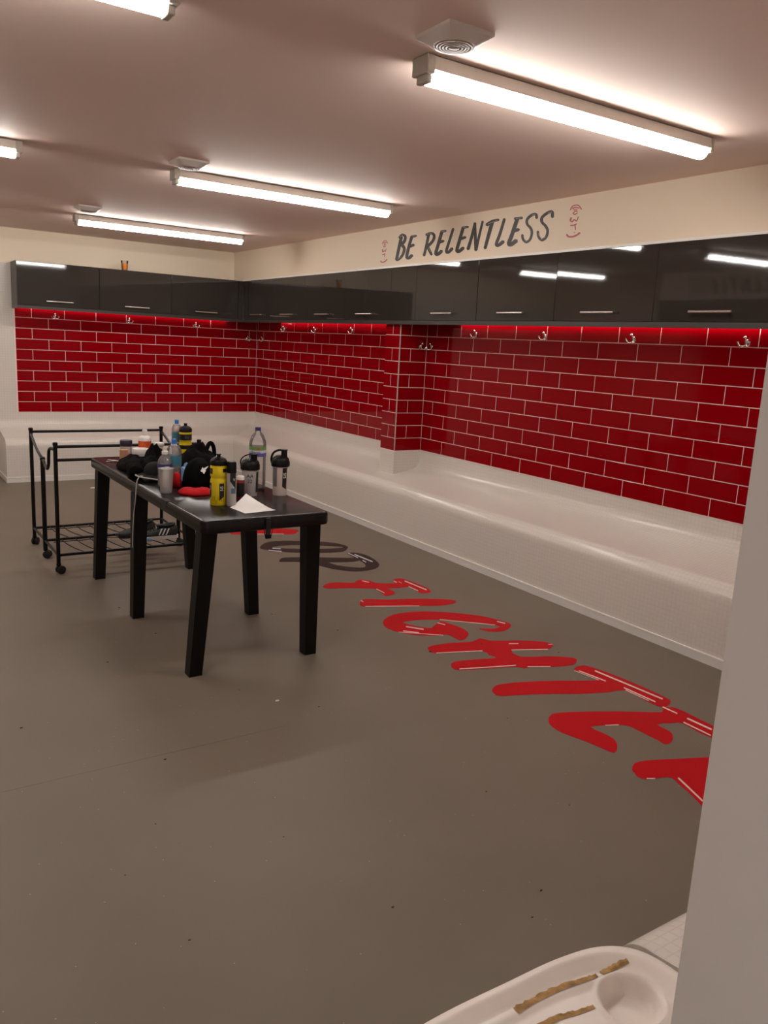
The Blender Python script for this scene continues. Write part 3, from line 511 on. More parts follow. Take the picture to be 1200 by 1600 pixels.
 ('N',[[(4.657,2.3722),(4.6606,2.3605),(4.6657,2.3439),(4.6715,2.3246),(4.6779,2.3047),(4.6842,2.2864),(4.6911,2.2683),(4.699,2.249),(4.707,2.2303),(4.7139,2.2142),(4.7189,2.2028),(4.7046,2.1905),(4.6839,2.1942),(4.6796,2.2057),(4.6732,2.2219),(4.6659,2.2407),(4.6585,2.2603),(4.6521,2.2787),(4.6463,2.2974),(4.6405,2.3176),(4.6352,2.337),(4.6308,2.3537),(4.6277,2.3654),(4.6404,2.3755)],[(4.6587,2.3671),(4.6565,2.3525),(4.6532,2.3317),(4.6494,2.3077),(4.6456,2.2837),(4.6422,2.263),(4.6391,2.2448),(4.636,2.2271),(4.6331,2.2109),(4.6307,2.1973),(4.6291,2.1875),(4.61,2.1783),(4.5943,2.1862),(4.5965,2.196),(4.5994,2.2095),(4.6028,2.2257),(4.6065,2.2433),(4.6101,2.2613),(4.6139,2.2819),(4.6183,2.3057),(4.6226,2.3296),(4.6264,2.3505),(4.6291,2.365),(4.6451,2.3733)],[(4.5952,2.1839),(4.5925,2.1961),(4.5887,2.2131),(4.5842,2.2329),(4.5793,2.2537),(4.5745,2.2734),(4.5692,2.2938),(4.5632,2.3161),(4.5573,2.3379),(4.5522,2.3566),(4.5487,2.3698),(4.5588,2.378),(4.572,2.3753),(4.5761,2.3622),(4.5818,2.3436),(4.5883,2.3219),(4.5949,2.2995),(4.6008,2.2791),(4.6063,2.2593),(4.6117,2.2385),(4.6169,2.2186),(4.6212,2.2017),(4.6244,2.1896),(4.6114,2.1799)]],[]),
 ('T',[[(4.4773,2.3651),(4.481,2.3529),(4.4864,2.3356),(4.4928,2.3155),(4.4993,2.295),(4.5051,2.2763),(4.5106,2.2583),(4.5163,2.2395),(4.5216,2.2216),(4.5261,2.2063),(4.5292,2.1954),(4.5157,2.1843),(4.4974,2.1881),(4.4935,2.1988),(4.4882,2.2138),(4.4821,2.2315),(4.4756,2.2499),(4.4694,2.2676),(4.4628,2.286),(4.4556,2.3062),(4.4485,2.326),(4.4423,2.343),(4.4378,2.3549),(4.4544,2.3692)],[(4.4994,2.3355),(4.4925,2.3384),(4.4831,2.3424),(4.4722,2.3467),(4.4609,2.3506),(4.4504,2.3535),(4.439,2.3556),(4.4252,2.3572),(4.4113,2.3584),(4.399,2.3594),(4.3903,2.3603),(4.3846,2.3689),(4.3981,2.3763),(4.407,2.3762),(4.4197,2.3759),(4.4348,2.3754),(4.4506,2.3744),(4.4654,2.3727),(4.4793,2.3698),(4.4929,2.3661),(4.5054,2.3622),(4.5158,2.3588),(4.5232,2.3567),(4.5232,2.3419)]],[[(4.4979,2.3473),(4.4022,2.3646),(4.4014,2.3672),(4.4054,2.3689),(4.5012,2.3516),(4.5021,2.349)]]),
 ('L',[[(4.3474,2.3706),(4.3524,2.3578),(4.3594,2.3393),(4.3674,2.318),(4.3756,2.2969),(4.3829,2.279),(4.3899,2.264),(4.3976,2.2497),(4.4048,2.2365),(4.4104,2.2247),(4.4133,2.2144),(4.4112,2.2044),(4.3999,2.1949),(4.3852,2.1912),(4.3742,2.1911),(4.364,2.1924),(4.3531,2.1954),(4.3416,2.2001),(4.3306,2.2053),(4.3214,2.2099),(4.315,2.2129),(4.3174,2.2276),(4.3404,2.2321),(4.3467,2.2288),(4.3557,2.2241),(4.3656,2.2191),(4.3745,2.2151),(4.3803,2.2133),(4.3842,2.2127),(4.3868,2.2124),(4.3837,2.2112),(4.3802,2.208),(4.3806,2.2096),(4.379,2.2167),(4.3743,2.2273),(4.3677,2.2404),(4.3604,2.2551),(4.3535,2.2707),(4.3466,2.289),(4.3389,2.3103),(4.3313,2.3316),(4.3248,2.3502),(4.3203,2.3631),(4.3315,2.3733)]],[]),
 ('E',[[(4.225,2.3603),(4.2306,2.3467),(4.2388,2.327),(4.2482,2.3044),(4.2573,2.2825),(4.2649,2.2645),(4.2715,2.2507),(4.278,2.2385),(4.2838,2.2276),(4.2881,2.2178),(4.2899,2.2081),(4.2854,2.197),(4.2702,2.1875),(4.2553,2.185),(4.2441,2.1854),(4.2337,2.187),(4.2227,2.1904),(4.2113,2.1952),(4.2004,2.2005),(4.1913,2.2051),(4.1851,2.2081),(4.1876,2.2247),(4.2131,2.2301),(4.2195,2.2269),(4.2285,2.2222),(4.2384,2.2174),(4.2474,2.2134),(4.2533,2.2116),(4.2574,2.2109),(4.2604,2.2107),(4.2575,2.2099),(4.251,2.2055),(4.2502,2.204),(4.2493,2.2082),(4.246,2.2161),(4.2406,2.2265),(4.2342,2.2391),(4.2276,2.2535),(4.2201,2.2716),(4.2111,2.2936),(4.202,2.3161),(4.1941,2.3358),(4.1886,2.3494),(4.2032,2.3635)],[(4.2277,2.3502),(4.1587,2.3505),(4.1519,2.3582),(4.1637,2.366),(4.2333,2.3676),(4.241,2.359)],[(4.2341,2.2714),(4.1793,2.2767),(4.1723,2.288),(4.1895,2.2974),(4.2453,2.294),(4.2531,2.2816)]],[[(4.2185,2.356),(4.1651,2.3563),(4.1636,2.3581),(4.1664,2.3599),(4.2198,2.3597),(4.2214,2.3578)]]),
 ('S',[[(4.0102,2.343),(4.0113,2.3466),(4.0127,2.3522),(4.015,2.3592),(4.0193,2.3668),(4.0293,2.3743),(4.042,2.3773),(4.053,2.3775),(4.0639,2.3764),(4.0744,2.3745),(4.0839,2.3718),(4.093,2.3683),(4.102,2.3637),(4.1105,2.3584),(4.1177,2.3525),(4.123,2.3461),(4.1255,2.3391),(4.1257,2.3318),(4.1241,2.3245),(4.121,2.3175),(4.1163,2.3103),(4.1093,2.3033),(4.1007,2.2972),(4.0925,2.2919),(4.0857,2.2874),(4.0808,2.283),(4.0768,2.2782),(4.0731,2.273),(4.0703,2.2678),(4.0684,2.2625),(4.0674,2.2569),(4.0676,2.2503),(4.0688,2.2427),(4.0709,2.2351),(4.0739,2.2282),(4.0774,2.223),(4.0818,2.2188),(4.0873,2.2152),(4.0932,2.2125),(4.0984,2.211),(4.1014,2.2107),(4.104,2.2113),(4.109,2.2137),(4.115,2.2176),(4.1207,2.2221),(4.1249,2.226),(4.1276,2.23),(4.1296,2.2353),(4.1311,2.2411),(4.1323,2.2466),(4.1333,2.2506),(4.1465,2.2571),(4.1566,2.2512),(4.1557,2.2475),(4.1547,2.2419),(4.1529,2.235),(4.15,2.2277),(4.1453,2.2206),(4.1388,2.2143),(4.1311,2.2082),(4.1221,2.2025),(4.1118,2.1977),(4.0999,2.195),(4.0885,2.1956),(4.0787,2.1983),(4.0699,2.2023),(4.0622,2.2073),(4.0559,2.2133),(4.0512,2.2204),(4.0476,2.2286),(4.045,2.2373),(4.0436,2.2461),(4.0434,2.2542),(4.0446,2.2619),(4.0472,2.2692),(4.0509,2.2762),(4.0555,2.2828),(4.061,2.2895),(4.0685,2.2962),(4.0771,2.3022),(4.085,2.3073),(4.0912,2.3116),(4.0949,2.3154),(4.0976,2.3197),(4.0997,2.3245),(4.1007,2.3292),(4.1006,2.3335),(4.0992,2.3373),(4.0959,2.3413),(4.0903,2.3457),(4.0834,2.35),(4.0759,2.3538),(4.0688,2.3566),(4.0615,2.3586),(4.0534,2.3601),(4.0457,2.3608),(4.04,2.3608),(4.0395,2.361),(4.0406,2.3615),(4.039,2.3582),(4.0374,2.3529),(4.0361,2.3474),(4.0349,2.3434),(4.0205,2.3365)]],[[(4.0667,2.363),(4.036,2.364),(4.0345,2.3662),(4.0377,2.3682),(4.0685,2.3672),(4.07,2.365)],[(4.1042,2.2057),(4.0739,2.2154),(4.0737,2.2176),(4.077,2.2187),(4.1073,2.2091),(4.1076,2.2068)]]),
 ('S',[[(3.868,2.334),(3.8686,2.3387),(3.869,2.346),(3.8701,2.3546),(3.8727,2.3636),(3.8806,2.3728),(3.8944,2.3779),(3.906,2.3785),(3.9165,2.3774),(3.9267,2.3754),(3.9363,2.3728),(3.9462,2.3695),(3.957,2.3651),(3.9677,2.36),(3.9772,2.3544),(3.9844,2.3483),(3.9887,2.3416),(3.9905,2.3346),(3.99,2.3273),(3.9875,2.3202),(3.9831,2.3128),(3.9758,2.3053),(3.9667,2.2986),(3.9575,2.2926),(3.9494,2.2872),(3.9433,2.2821),(3.9381,2.2768),(3.9332,2.2714),(3.9292,2.2662),(3.9264,2.2613),(3.9248,2.2562),(3.9245,2.25),(3.9252,2.2428),(3.9271,2.2354),(3.9298,2.2288),(3.9331,2.2238),(3.9375,2.2198),(3.9432,2.2162),(3.9494,2.2135),(3.9549,2.212),(3.9578,2.2118),(3.96,2.2125),(3.9646,2.2151),(3.9703,2.2193),(3.9757,2.2243),(3.9799,2.2291),(3.983,2.2343),(3.9855,2.241),(3.9874,2.2483),(3.9889,2.2549),(3.9902,2.2596),(4.0029,2.266),(4.0125,2.2602),(4.0114,2.2556),(4.01,2.2489),(4.0079,2.2409),(4.0048,2.2325),(4.0003,2.2248),(3.9944,2.2178),(3.9873,2.2112),(3.979,2.2049),(3.9693,2.1996),(3.9575,2.1963),(3.9459,2.1965),(3.9358,2.199),(3.9266,2.2029),(3.9186,2.2079),(3.9121,2.2138),(3.9074,2.2208),(3.9039,2.2289),(3.9016,2.2376),(3.9006,2.2463),(3.901,2.2547),(3.9034,2.2626),(3.9074,2.27),(3.9125,2.2769),(3.9182,2.2833),(3.9246,2.2899),(3.9326,2.2967),(3.9419,2.3032),(3.9506,2.3089),(3.9572,2.3138),(3.9611,2.3179),(3.9633,2.3218),(3.9646,2.3259),(3.9649,2.3297),(3.9639,2.3333),(3.9616,2.3368),(3.9567,2.3408),(3.949,2.3453),(3.9397,2.3497),(3.93,2.3536),(3.9214,2.3564),(3.9134,2.3585),(3.9054,2.3601),(3.8985,2.3608),(3.8948,2.3607),(3.897,2.3619),(3.8975,2.3618),(3.8961,2.3565),(3.8954,2.3491),(3.895,2.3419),(3.8945,2.3369),(3.8805,2.3282)]],[[(3.9234,2.3612),(3.89,2.3636),(3.8885,2.3661),(3.8922,2.3682),(3.9256,2.3659),(3.9271,2.3634)],[(3.9627,2.2071),(3.9299,2.2196),(3.9298,2.2218),(3.9331,2.2228),(3.9659,2.2102),(3.9659,2.208)],[(3.9822,2.2295),(3.991,2.2506),(3.9936,2.2517),(3.9953,2.2504),(3.9864,2.2293),(3.9838,2.2282)]]),
]
EMBLEMS = [
 [[(3.7282,2.3604),(3.7261,2.3636),(3.7235,2.3683),(3.7203,2.3733),(3.7163,2.3776),(3.7115,2.3802),(3.7049,2.3817),(3.6963,2.3825),(3.687,2.3824),(3.6782,2.3815),(3.6713,2.3798),(3.6655,2.3766),(3.6594,2.3713),(3.6537,2.3653),(3.6488,2.3596),(3.6452,2.3557),(3.6399,2.3547),(3.6386,2.358),(3.6421,2.3618),(3.647,2.3675),(3.6532,2.374),(3.6604,2.3802),(3.6688,2.3848),(3.6782,2.3872),(3.6884,2.3883),(3.6988,2.3884),(3.7085,2.3875),(3.7168,2.3856),(3.7232,2.3821),(3.7279,2.377),(3.7315,2.3717),(3.7341,2.3669),(3.7361,2.3638),(3.7334,2.3601)],
  [(3.7128,2.3651),(3.7096,2.3657),(3.7055,2.3667),(3.7007,2.3676),(3.6957,2.3682),(3.6911,2.3684),(3.6858,2.3678),(3.6793,2.3666),(3.6726,2.3651),(3.6666,2.3637),(3.6624,2.3627),(3.658,2.3652),(3.6616,2.3695),(3.6657,2.3704),(3.6717,2.3718),(3.6788,2.3734),(3.6861,2.3748),(3.6929,2.3755),(3.6992,2.3754),(3.7051,2.3746),(3.7104,2.3736),(3.7146,2.3727),(3.7176,2.3721),(3.7188,2.3679)],
  [(3.7044,2.3561),(3.6749,2.3546),(3.6724,2.3571),(3.6759,2.3599),(3.7057,2.3625),(3.7086,2.3595)],
  [(3.6735,2.3496),(3.6759,2.3502),(3.6795,2.3512),(3.684,2.3523),(3.6891,2.3529),(3.694,2.3526),(3.6985,2.3509),(3.7028,2.3485),(3.7068,2.3457),(3.7097,2.3427),(3.7109,2.3392),(3.7081,2.3353),(3.7037,2.333),(3.6987,2.3313),(3.6936,2.3301),(3.6886,2.3296),(3.6839,2.3303),(3.6795,2.3317),(3.6756,2.3334),(3.6723,2.3349),(3.6701,2.3359),(3.6704,2.3396),(3.6756,2.3411),(3.6779,2.3401),(3.6811,2.3386),(3.6847,2.3371),(3.6881,2.3359),(3.6907,2.3355),(3.6936,2.3358),(3.6973,2.3367),(3.7007,2.3378),(3.7026,2.3388),(3.7025,2.3384),(3.702,2.3391),(3.6998,2.3413),(3.6964,2.3437),(3.6928,2.3458),(3.6899,2.3469),(3.6875,2.347),(3.6843,2.3466),(3.6806,2.3457),(3.6771,2.3447),(3.6744,2.3441),(3.6707,2.3461)],
  [(3.7252,2.3187),(3.7261,2.3165),(3.7277,2.3134),(3.7295,2.3095),(3.7306,2.3054),(3.7301,2.3009),(3.727,2.2967),(3.7227,2.2934),(3.7177,2.2908),(3.7122,2.2889),(3.7059,2.2883),(3.7007,2.2902),(3.6972,2.2931),(3.6942,2.296),(3.6918,2.2981),(3.691,2.2987),(3.6904,2.2984),(3.6871,2.2963),(3.6827,2.2932),(3.677,2.2903),(3.6697,2.2904),(3.6656,2.2942),(3.6628,2.2996),(3.6605,2.3055),(3.6586,2.3109),(3.6573,2.3145),(3.6602,2.3177),(3.6648,2.3171),(3.6663,2.3135),(3.6684,2.3082),(3.6709,2.3026),(3.6736,2.2979),(3.6755,2.296),(3.6751,2.2962),(3.6773,2.2977),(3.6812,2.3006),(3.6862,2.3039),(3.6932,2.3058),(3.6992,2.3043),(3.7031,2.3015),(3.7063,2.2987),(3.7089,2.2967),(3.7099,2.2963),(3.7107,2.2966),(3.713,2.2976),(3.7155,2.299),(3.7173,2.3006),(3.7178,2.3013),(3.7177,2.3025),(3.7167,2.3053),(3.715,2.3085),(3.7131,2.3115),(3.7119,2.3137),(3.7168,2.3195)],
  [(3.7161,2.2671),(3.7129,2.2671),(3.7083,2.267),(3.7028,2.2669),(3.6969,2.2669),(3.6914,2.2674),(3.686,2.2685),(3.6805,2.2699),(3.6754,2.2715),(3.6712,2.2729),(3.6683,2.2739),(3.6677,2.2772),(3.6724,2.2791),(3.6756,2.2784),(3.6801,2.2772),(3.6852,2.276),(3.6903,2.2749),(3.6949,2.2743),(3.6995,2.2742),(3.7047,2.2744),(3.7099,2.2748),(3.7145,2.2753),(3.7179,2.2756),(3.7218,2.2716)],
  [(3.6883,2.2725),(3.6769,2.2427),(3.6735,2.241),(3.6711,2.2427),(3.6778,2.2724),(3.684,2.2755)],
  [(3.749,2.2176),(3.7471,2.216),(3.7445,2.2132),(3.7405,2.2097),(3.7351,2.206),(3.7283,2.2031),(3.7209,2.2014),(3.713,2.2002),(3.7046,2.1995),(3.6962,2.1993),(3.6881,2.1995),(3.6802,2.2004),(3.6723,2.2019),(3.6648,2.2037),(3.6578,2.2057),(3.6517,2.2078),(3.6461,2.2102),(3.6412,2.2129),(3.6371,2.2156),(3.634,2.2178),(3.6318,2.2193),(3.6333,2.2253),(3.6418,2.2268),(3.6443,2.2253),(3.6474,2.2231),(3.6511,2.2208),(3.6553,2.2185),(3.6599,2.2166),(3.6654,2.2149),(3.6719,2.2131),(3.6787,2.2114),(3.6857,2.2102),(3.6922,2.2095),(3.699,2.2094),(3.7063,2.2097),(3.7135,2.2103),(3.7199,2.2113),(3.7245,2.2124),(3.7275,2.2137),(3.7301,2.2157),(3.7328,2.2181),(3.7352,2.2208),(3.7373,2.2228),(3.7471,2.224)],
  [(3.6841,2.2254),(3.6781,2.2249),(3.6755,2.2273),(3.6788,2.2301),(3.6848,2.2306),(3.6874,2.2282)]],
 [[(5.8289,2.3124),(5.8269,2.3155),(5.8245,2.3199),(5.8214,2.3247),(5.8177,2.3288),(5.8134,2.3314),(5.8075,2.333),(5.7998,2.334),(5.7915,2.3343),(5.7837,2.3338),(5.7776,2.3324),(5.7725,2.3296),(5.7672,2.3249),(5.7623,2.3195),(5.7581,2.3144),(5.755,2.3108),(5.7503,2.3101),(5.749,2.3132),(5.7521,2.3166),(5.7563,2.3218),(5.7616,2.3276),(5.7678,2.3332),(5.7751,2.3371),(5.7835,2.3391),(5.7926,2.3397),(5.8019,2.3394),(5.8105,2.3383),(5.8179,2.3363),(5.8237,2.3327),(5.8281,2.3279),(5.8314,2.3228),(5.8339,2.3183),(5.8358,2.3154),(5.8335,2.3121)],
  [(5.815,2.3174),(5.8122,2.318),(5.8085,2.319),(5.8042,2.3201),(5.7998,2.3208),(5.7956,2.3211),(5.7909,2.3207),(5.7852,2.3198),(5.7792,2.3186),(5.7739,2.3175),(5.7702,2.3168),(5.7662,2.3193),(5.7693,2.3231),(5.7729,2.3239),(5.7782,2.325),(5.7845,2.3262),(5.791,2.3272),(5.797,2.3277),(5.8026,2.3273),(5.8079,2.3264),(5.8126,2.3253),(5.8164,2.3243),(5.8191,2.3237),(5.8203,2.3197)],
  [(5.8079,2.3093),(5.7816,2.3089),(5.7793,2.3112),(5.7824,2.3137),(5.8088,2.3151),(5.8115,2.3123)],
  [(5.7805,2.3042),(5.7826,2.3047),(5.7858,2.3055),(5.7898,2.3064),(5.7943,2.3068),(5.7988,2.3063),(5.8028,2.3046),(5.8067,2.3023),(5.8103,2.2995),(5.813,2.2967),(5.8142,2.2934),(5.8118,2.2899),(5.808,2.2878),(5.8036,2.2864),(5.7991,2.2855),(5.7946,2.2852),(5.7904,2.2859),(5.7865,2.2874),(5.7829,2.2891),(5.78,2.2906),(5.7779,2.2916),(5.778,2.295),(5.7827,2.2963),(5.7848,2.2952),(5.7877,2.2937),(5.7909,2.2922),(5.794,2.291),(5.7964,2.2906),(5.7989,2.2908),(5.8022,2.2915),(5.8052,2.2924),(5.8068,2.2933),(5.8068,2.2929),(5.8063,2.2936),(5.8042,2.2957),(5.8012,2.298),(5.7979,2.3),(5.7953,2.3012),(5.7931,2.3014),(5.7902,2.3011),(5.787,2.3004),(5.7839,2.2996),(5.7816,2.2991),(5.7781,2.301)],
  [(5.8275,2.2739),(5.8284,2.2719),(5.83,2.2689),(5.8316,2.2653),(5.8328,2.2614),(5.8325,2.2572),(5.8298,2.2535),(5.8261,2.2506),(5.8218,2.2483),(5.817,2.2467),(5.8114,2.2463),(5.8067,2.2482),(5.8035,2.251),(5.8007,2.2538),(5.7985,2.2558),(5.7978,2.2563),(5.7972,2.2561),(5.7944,2.2543),(5.7906,2.2515),(5.7856,2.249),(5.7791,2.2493),(5.7753,2.253),(5.7726,2.258),(5.7703,2.2636),(5.7685,2.2687),(5.7672,2.2721),(5.7697,2.275),(5.7738,2.2742),(5.7753,2.2709),(5.7773,2.2659),(5.7797,2.2606),(5.7823,2.2562),(5.7841,2.2543),(5.7837,2.2546),(5.7856,2.2558),(5.789,2.2585),(5.7933,2.2614),(5.7995,2.2629),(5.8049,2.2613),(5.8084,2.2586),(5.8114,2.2559),(5.8138,2.254),(5.8147,2.2536),(5.8153,2.2539),(5.8174,2.2547),(5.8195,2.256),(5.8211,2.2573),(5.8216,2.258),(5.8214,2.2591),(5.8204,2.2617),(5.8188,2.2647),(5.8171,2.2676),(5.8159,2.2696),(5.8201,2.2749)],
  [(5.8211,2.2263),(5.8183,2.2264),(5.8142,2.2264),(5.8093,2.2265),(5.8041,2.2267),(5.7991,2.2273),(5.7943,2.2285),(5.7894,2.23),(5.7848,2.2316),(5.781,2.233),(5.7783,2.234),(5.7777,2.2371),(5.7819,2.2387),(5.7848,2.2379),(5.7888,2.2368),(5.7933,2.2355),(5.798,2.2343),(5.8021,2.2337),(5.8062,2.2334),(5.8108,2.2335),(5.8154,2.2337),(5.8195,2.234),(5.8224,2.2341),(5.826,2.2303)],
  [(5.7962,2.2321),(5.7871,2.2048),(5.7841,2.2033),(5.7819,2.2049),(5.7868,2.2324),(5.7923,2.2351)],
  [(5.8518,2.1797),(5.8503,2.1782),(5.848,2.1758),(5.8446,2.1726),(5.84,2.1693),(5.834,2.1668),(5.8275,2.1654),(5.8205,2.1645),(5.8131,2.164),(5.8056,2.164),(5.7984,2.1645),(5.7913,2.1655),(5.7843,2.167),(5.7775,2.1689),(5.7713,2.171),(5.7657,2.173),(5.7606,2.1754),(5.7561,2.178),(5.7524,2.1806),(5.7495,2.1828),(5.7475,2.1842),(5.7487,2.1898),(5.7562,2.191),(5.7585,2.1895),(5.7614,2.1874),(5.7648,2.1851),(5.7686,2.1829),(5.7727,2.181),(5.7777,2.1793),(5.7835,2.1774),(5.7897,2.1758),(5.7959,2.1744),(5.8018,2.1736),(5.8078,2.1733),(5.8143,2.1734),(5.8206,2.1739),(5.8263,2.1746),(5.8304,2.1755),(5.8329,2.1766),(5.8352,2.1784),(5.8375,2.1806),(5.8396,2.183),(5.8414,2.1848),(5.85,2.1856)],
  [(5.794,2.1885),(5.7887,2.1882),(5.7863,2.1905),(5.7891,2.1931),(5.7945,2.1934),(5.7969,2.1911)]],
]

# ================================================================== THE SETTING
fl = MB().box(-1.75, -1.2, -0.1, 4.25, 9.15, 0.0).build('floor', 'floor_vinyl')
struct(fl, 'grey brown speckled safety vinyl floor')
MB().box(-1.08, 2.6590, 0.0, 1.35, 2.6610, 0.0005).build('weld_seam', 'seam', fl)
ce = MB().box(-1.75, -1.2, ZC, 4.25, 9.15, ZC + 0.1).build('ceiling', 'ceiling_paint')
struct(ce, 'plain pinkish white ceiling')

wb = MB().box(-1.75, YW + 0.006, 0, 4.25, YW + 0.15, ZC).build('wall_back', 'cream_paint')
struct(wb, 'back wall, cream above the cabinets and red tiled below')
wr = MB().box(XW + 0.006, -1.2, 0, 4.25, YW + 0.006, ZC).build('wall_right', 'cream_paint')
struct(wr, 'right wall covered in red brick-bond tiles')
wl = MB().box(-1.75, -1.2, 0, XLW, YW + 0.006, ZC).build('wall_left', 'cream_paint')
struct(wl)
# wall with the doorway the picture is taken through
wn = MB().box(0.545, 0.12, 0, XW + 0.006, YN, ZC).box(XLW, 0.12, 0, -0.50, YN, ZC).box(-0.50, 0.12, 2.15, 0.545, YN, ZC).build('wall_near', 'white_paint')
struct(wn, 'pale grey painted doorway wall at the right edge')
# bulkhead above the right cabinets
bh = MB().box(XU, YN, ZCT + 0.004, XW + 0.006, YW + 0.006, ZC).build('wall_bulkhead', 'cream_paint')
struct(bh, 'cream boxed bulkhead above the right cabinets')
tr = MB().box(XU - 0.010, YN, ZCT + 0.001, XU + 0.02, YW - 0.29, ZCT + 0.015).build('trim_1', 'trim_white')
struct(tr, 'thin white strip along the top of the right cabinets')


def uv_yz(co, i): return (co.y + 0.003, co.z)
def uv_xz(co, i): return (co.x + 0.003, co.z)


# grout beds behind the tiles
MB().box(1.385, YW + 0.0006, ZTB - 0.0035, XW + 0.003, YW + 0.006, 1.702).build('grout_bed', 'grout', wb)
MB().box(XW + 0.0006, YN, ZTB - 0.0035, XW + 0.006, YW + 0.004, 1.702).build('grout_bed', 'grout', wr)
# small white mosaic left of the red tiles
MB().box(XLW, YW + 0.001, 0, 1.390, YW + 0.006, 2.104).build('mosaic_panel', 'mosaic', wb, uv=uv_xz)

# pillar
PX, PY0, PY1 = 3.744, 5.533, 5.750
pl = MB().box(PX + 0.0006, PY0 + 0.0006, ZTB - 0.006, XW + 0.005, PY1 - 0.003, 1.702).build('wall_pillar', 'grout')
struct(pl, 'boxed pillar standing out of the right wall, red tiled')
MB().box(PX + 0.001, PY0 + 0.001, 0.42, XW, PY1 - 0.001, ZTB - 0.003).build('mosaic_foot', 'mosaic', pl, uv=lambda co, i: (co.x + co.y, co.z))

TILE_MESH = {}


def tile_mesh(wd, ht):
    key = (round(wd, 3), round(ht, 3))
    if key not in TILE_MESH:
        a, h, c = wd / 2, ht / 2, 0.0012
        m = MB()
        m.add([(-a, 0.004, -h), (a, 0.004, -h), (a, 0.004, h), (-a, 0.004, h),
               (-a, -0.0032, -h), (a, -0.0032, -h), (a, -0.0032, h), (-a, -0.0032, h),
               (-a + c, -0.004, -h + c), (a - c, -0.004, -h + c), (a - c, -0.004, h - c), (-a + c, -0.004, h - c)],
              [(0, 1, 5, 4), (1, 2, 6, 5), (2, 3, 7, 6), (3, 0, 4, 7), (4, 5, 9, 8), (5, 6, 10, 9), (6, 7, 11, 10), (7, 4, 8, 11), (8, 9, 10, 11)])
        me = bpy.data.meshes.new('tile')
        me.from_pydata(m.v, [], m.f)
        bm = bmesh.new(); bm.from_mesh(me); bmesh.ops.recalc_face_normals(bm, faces=bm.faces)
        # open box: make sure the front looks to -y
        bm.faces.ensure_lookup_table()
        if bm.faces[8].normal.y > 0:
            bmesh.ops.reverse_faces(bm, faces=bm.faces)
        bm.to_mesh(me); bm.free()
        me.materials.append(MATS['red_tile'])
        TILE_MESH[key] = me
    return TILE_MESH[key]


GAP = 0.0050
TR = random.Random(3)


def lay(parent, u0, u1, even, odd, place, rz):
    """rows of tiles between u0 and u1; even/odd: joint positions of the rows"""
    for r in range(10):
        z0 = ZTB + r * ROW
        z1 = min(z0 + ROW, 1.700)
        js = [u0] + sorted(j for j in (even if r % 2 == 0 else odd) if u0 + 0.012 < j < u1 - 0.012) + [u1]
        for a, b in zip(js[:-1], js[1:]):
            wd, ht = b - a - GAP, z1 - z0 - GAP
            if wd < 0.008 or ht < 0.01: continue
            o = bpy.data.objects.new('tile', tile_mesh(wd, ht))
            COL.objects.link(o)
            o.parent = parent
            x, y = place((a + b) / 2)
            o.location = (x, y, (z0 + z1) / 2)
            o.rotation_euler = (TR.uniform(-0.0035, 0.0035), 0, rz + TR.uniform(-0.003, 0.003))


lay(wb, 1.397, XW, [1.397 + PITCHT * k for k in range(1, 10)], [1.5545 + PITCHT * k for k in range(0, 9)], lambda u: (u, YW + 0.003), 0)
near_e = [5.2416 - PITCHT * k for k in range(0, 17)]
near_o = [5.3981 - PITCHT * k for k in range(0, 17)]
lay(wr, YN, PY0, near_e, near_o, lambda u: (XW + 0.003, u), -PI / 2)
lay(wr, PY1, YW, [8.7415 - 0.3115 * k for k in range(0, 10)], [8.8980 - 0.3115 * k for k in range(0, 10)], lambda u: (XW + 0.003, u), -PI / 2)
lay(pl, PX + 0.004, XW, [], [3.854], lambda u: (u, PY0 + 0.003), 0)
lay(pl, PY0 + 0.004, PY1, [], [5.643], lambda u: (PX + 0.003, u), -PI / 2)
MB().box(PX - 0.002, PY0 - 0.002, ZTB, PX + 0.004, PY0 + 0.004, 1.70).build('corner_bead', 'light_endcap', pl)

# ------------------------------------------------------------------ mosaic bench (U shape: back, right, near)
prof = [(0.0, 0.0), (0.0, 0.20), (0.0, 0.335)]
for k in range(1, 9):
    a = PI / 2 * k / 8
    prof.append((0.085 * (1 - math.cos(a)), 0.345 + 0.085 * math.sin(a)))
prof += [(0.20, 0.450), (0.32, 0.470), (0.385, 0.483)]
for k in range(1, 7):
    a = PI / 2 * k / 6
    prof.append((0.385 + 0.082 * math.sin(a), 0.487 + 0.085 * (1 - math.cos(a))))
prof += [(0.467, ZTB - 0.004), (0.4675, ZTB - 0.004)]
arc = [0.0]
for a, b in zip(prof[:-1], prof[1:]):
    arc.append(arc[-1] + math.hypot(a[0] - b[0], a[1] - b[1]))
path = [((1.20, YB), (0, 1)), ((XB, YB), (1, 1)), ((XB, 0.865), (1, -1)), ((1.165, 0.865), (0, -1))]
pieces = []
rows = []
dist = 0
bench = thing('tiled_bench', 'white mosaic tiled bench with rounded nosing running around the walls', 'bench', (XB, 5.0, 0))
segs = [('seat_section', path[0], path[1]), ('seat_section', path[1], path[2]), ('seat_section', path[2], path[3])]
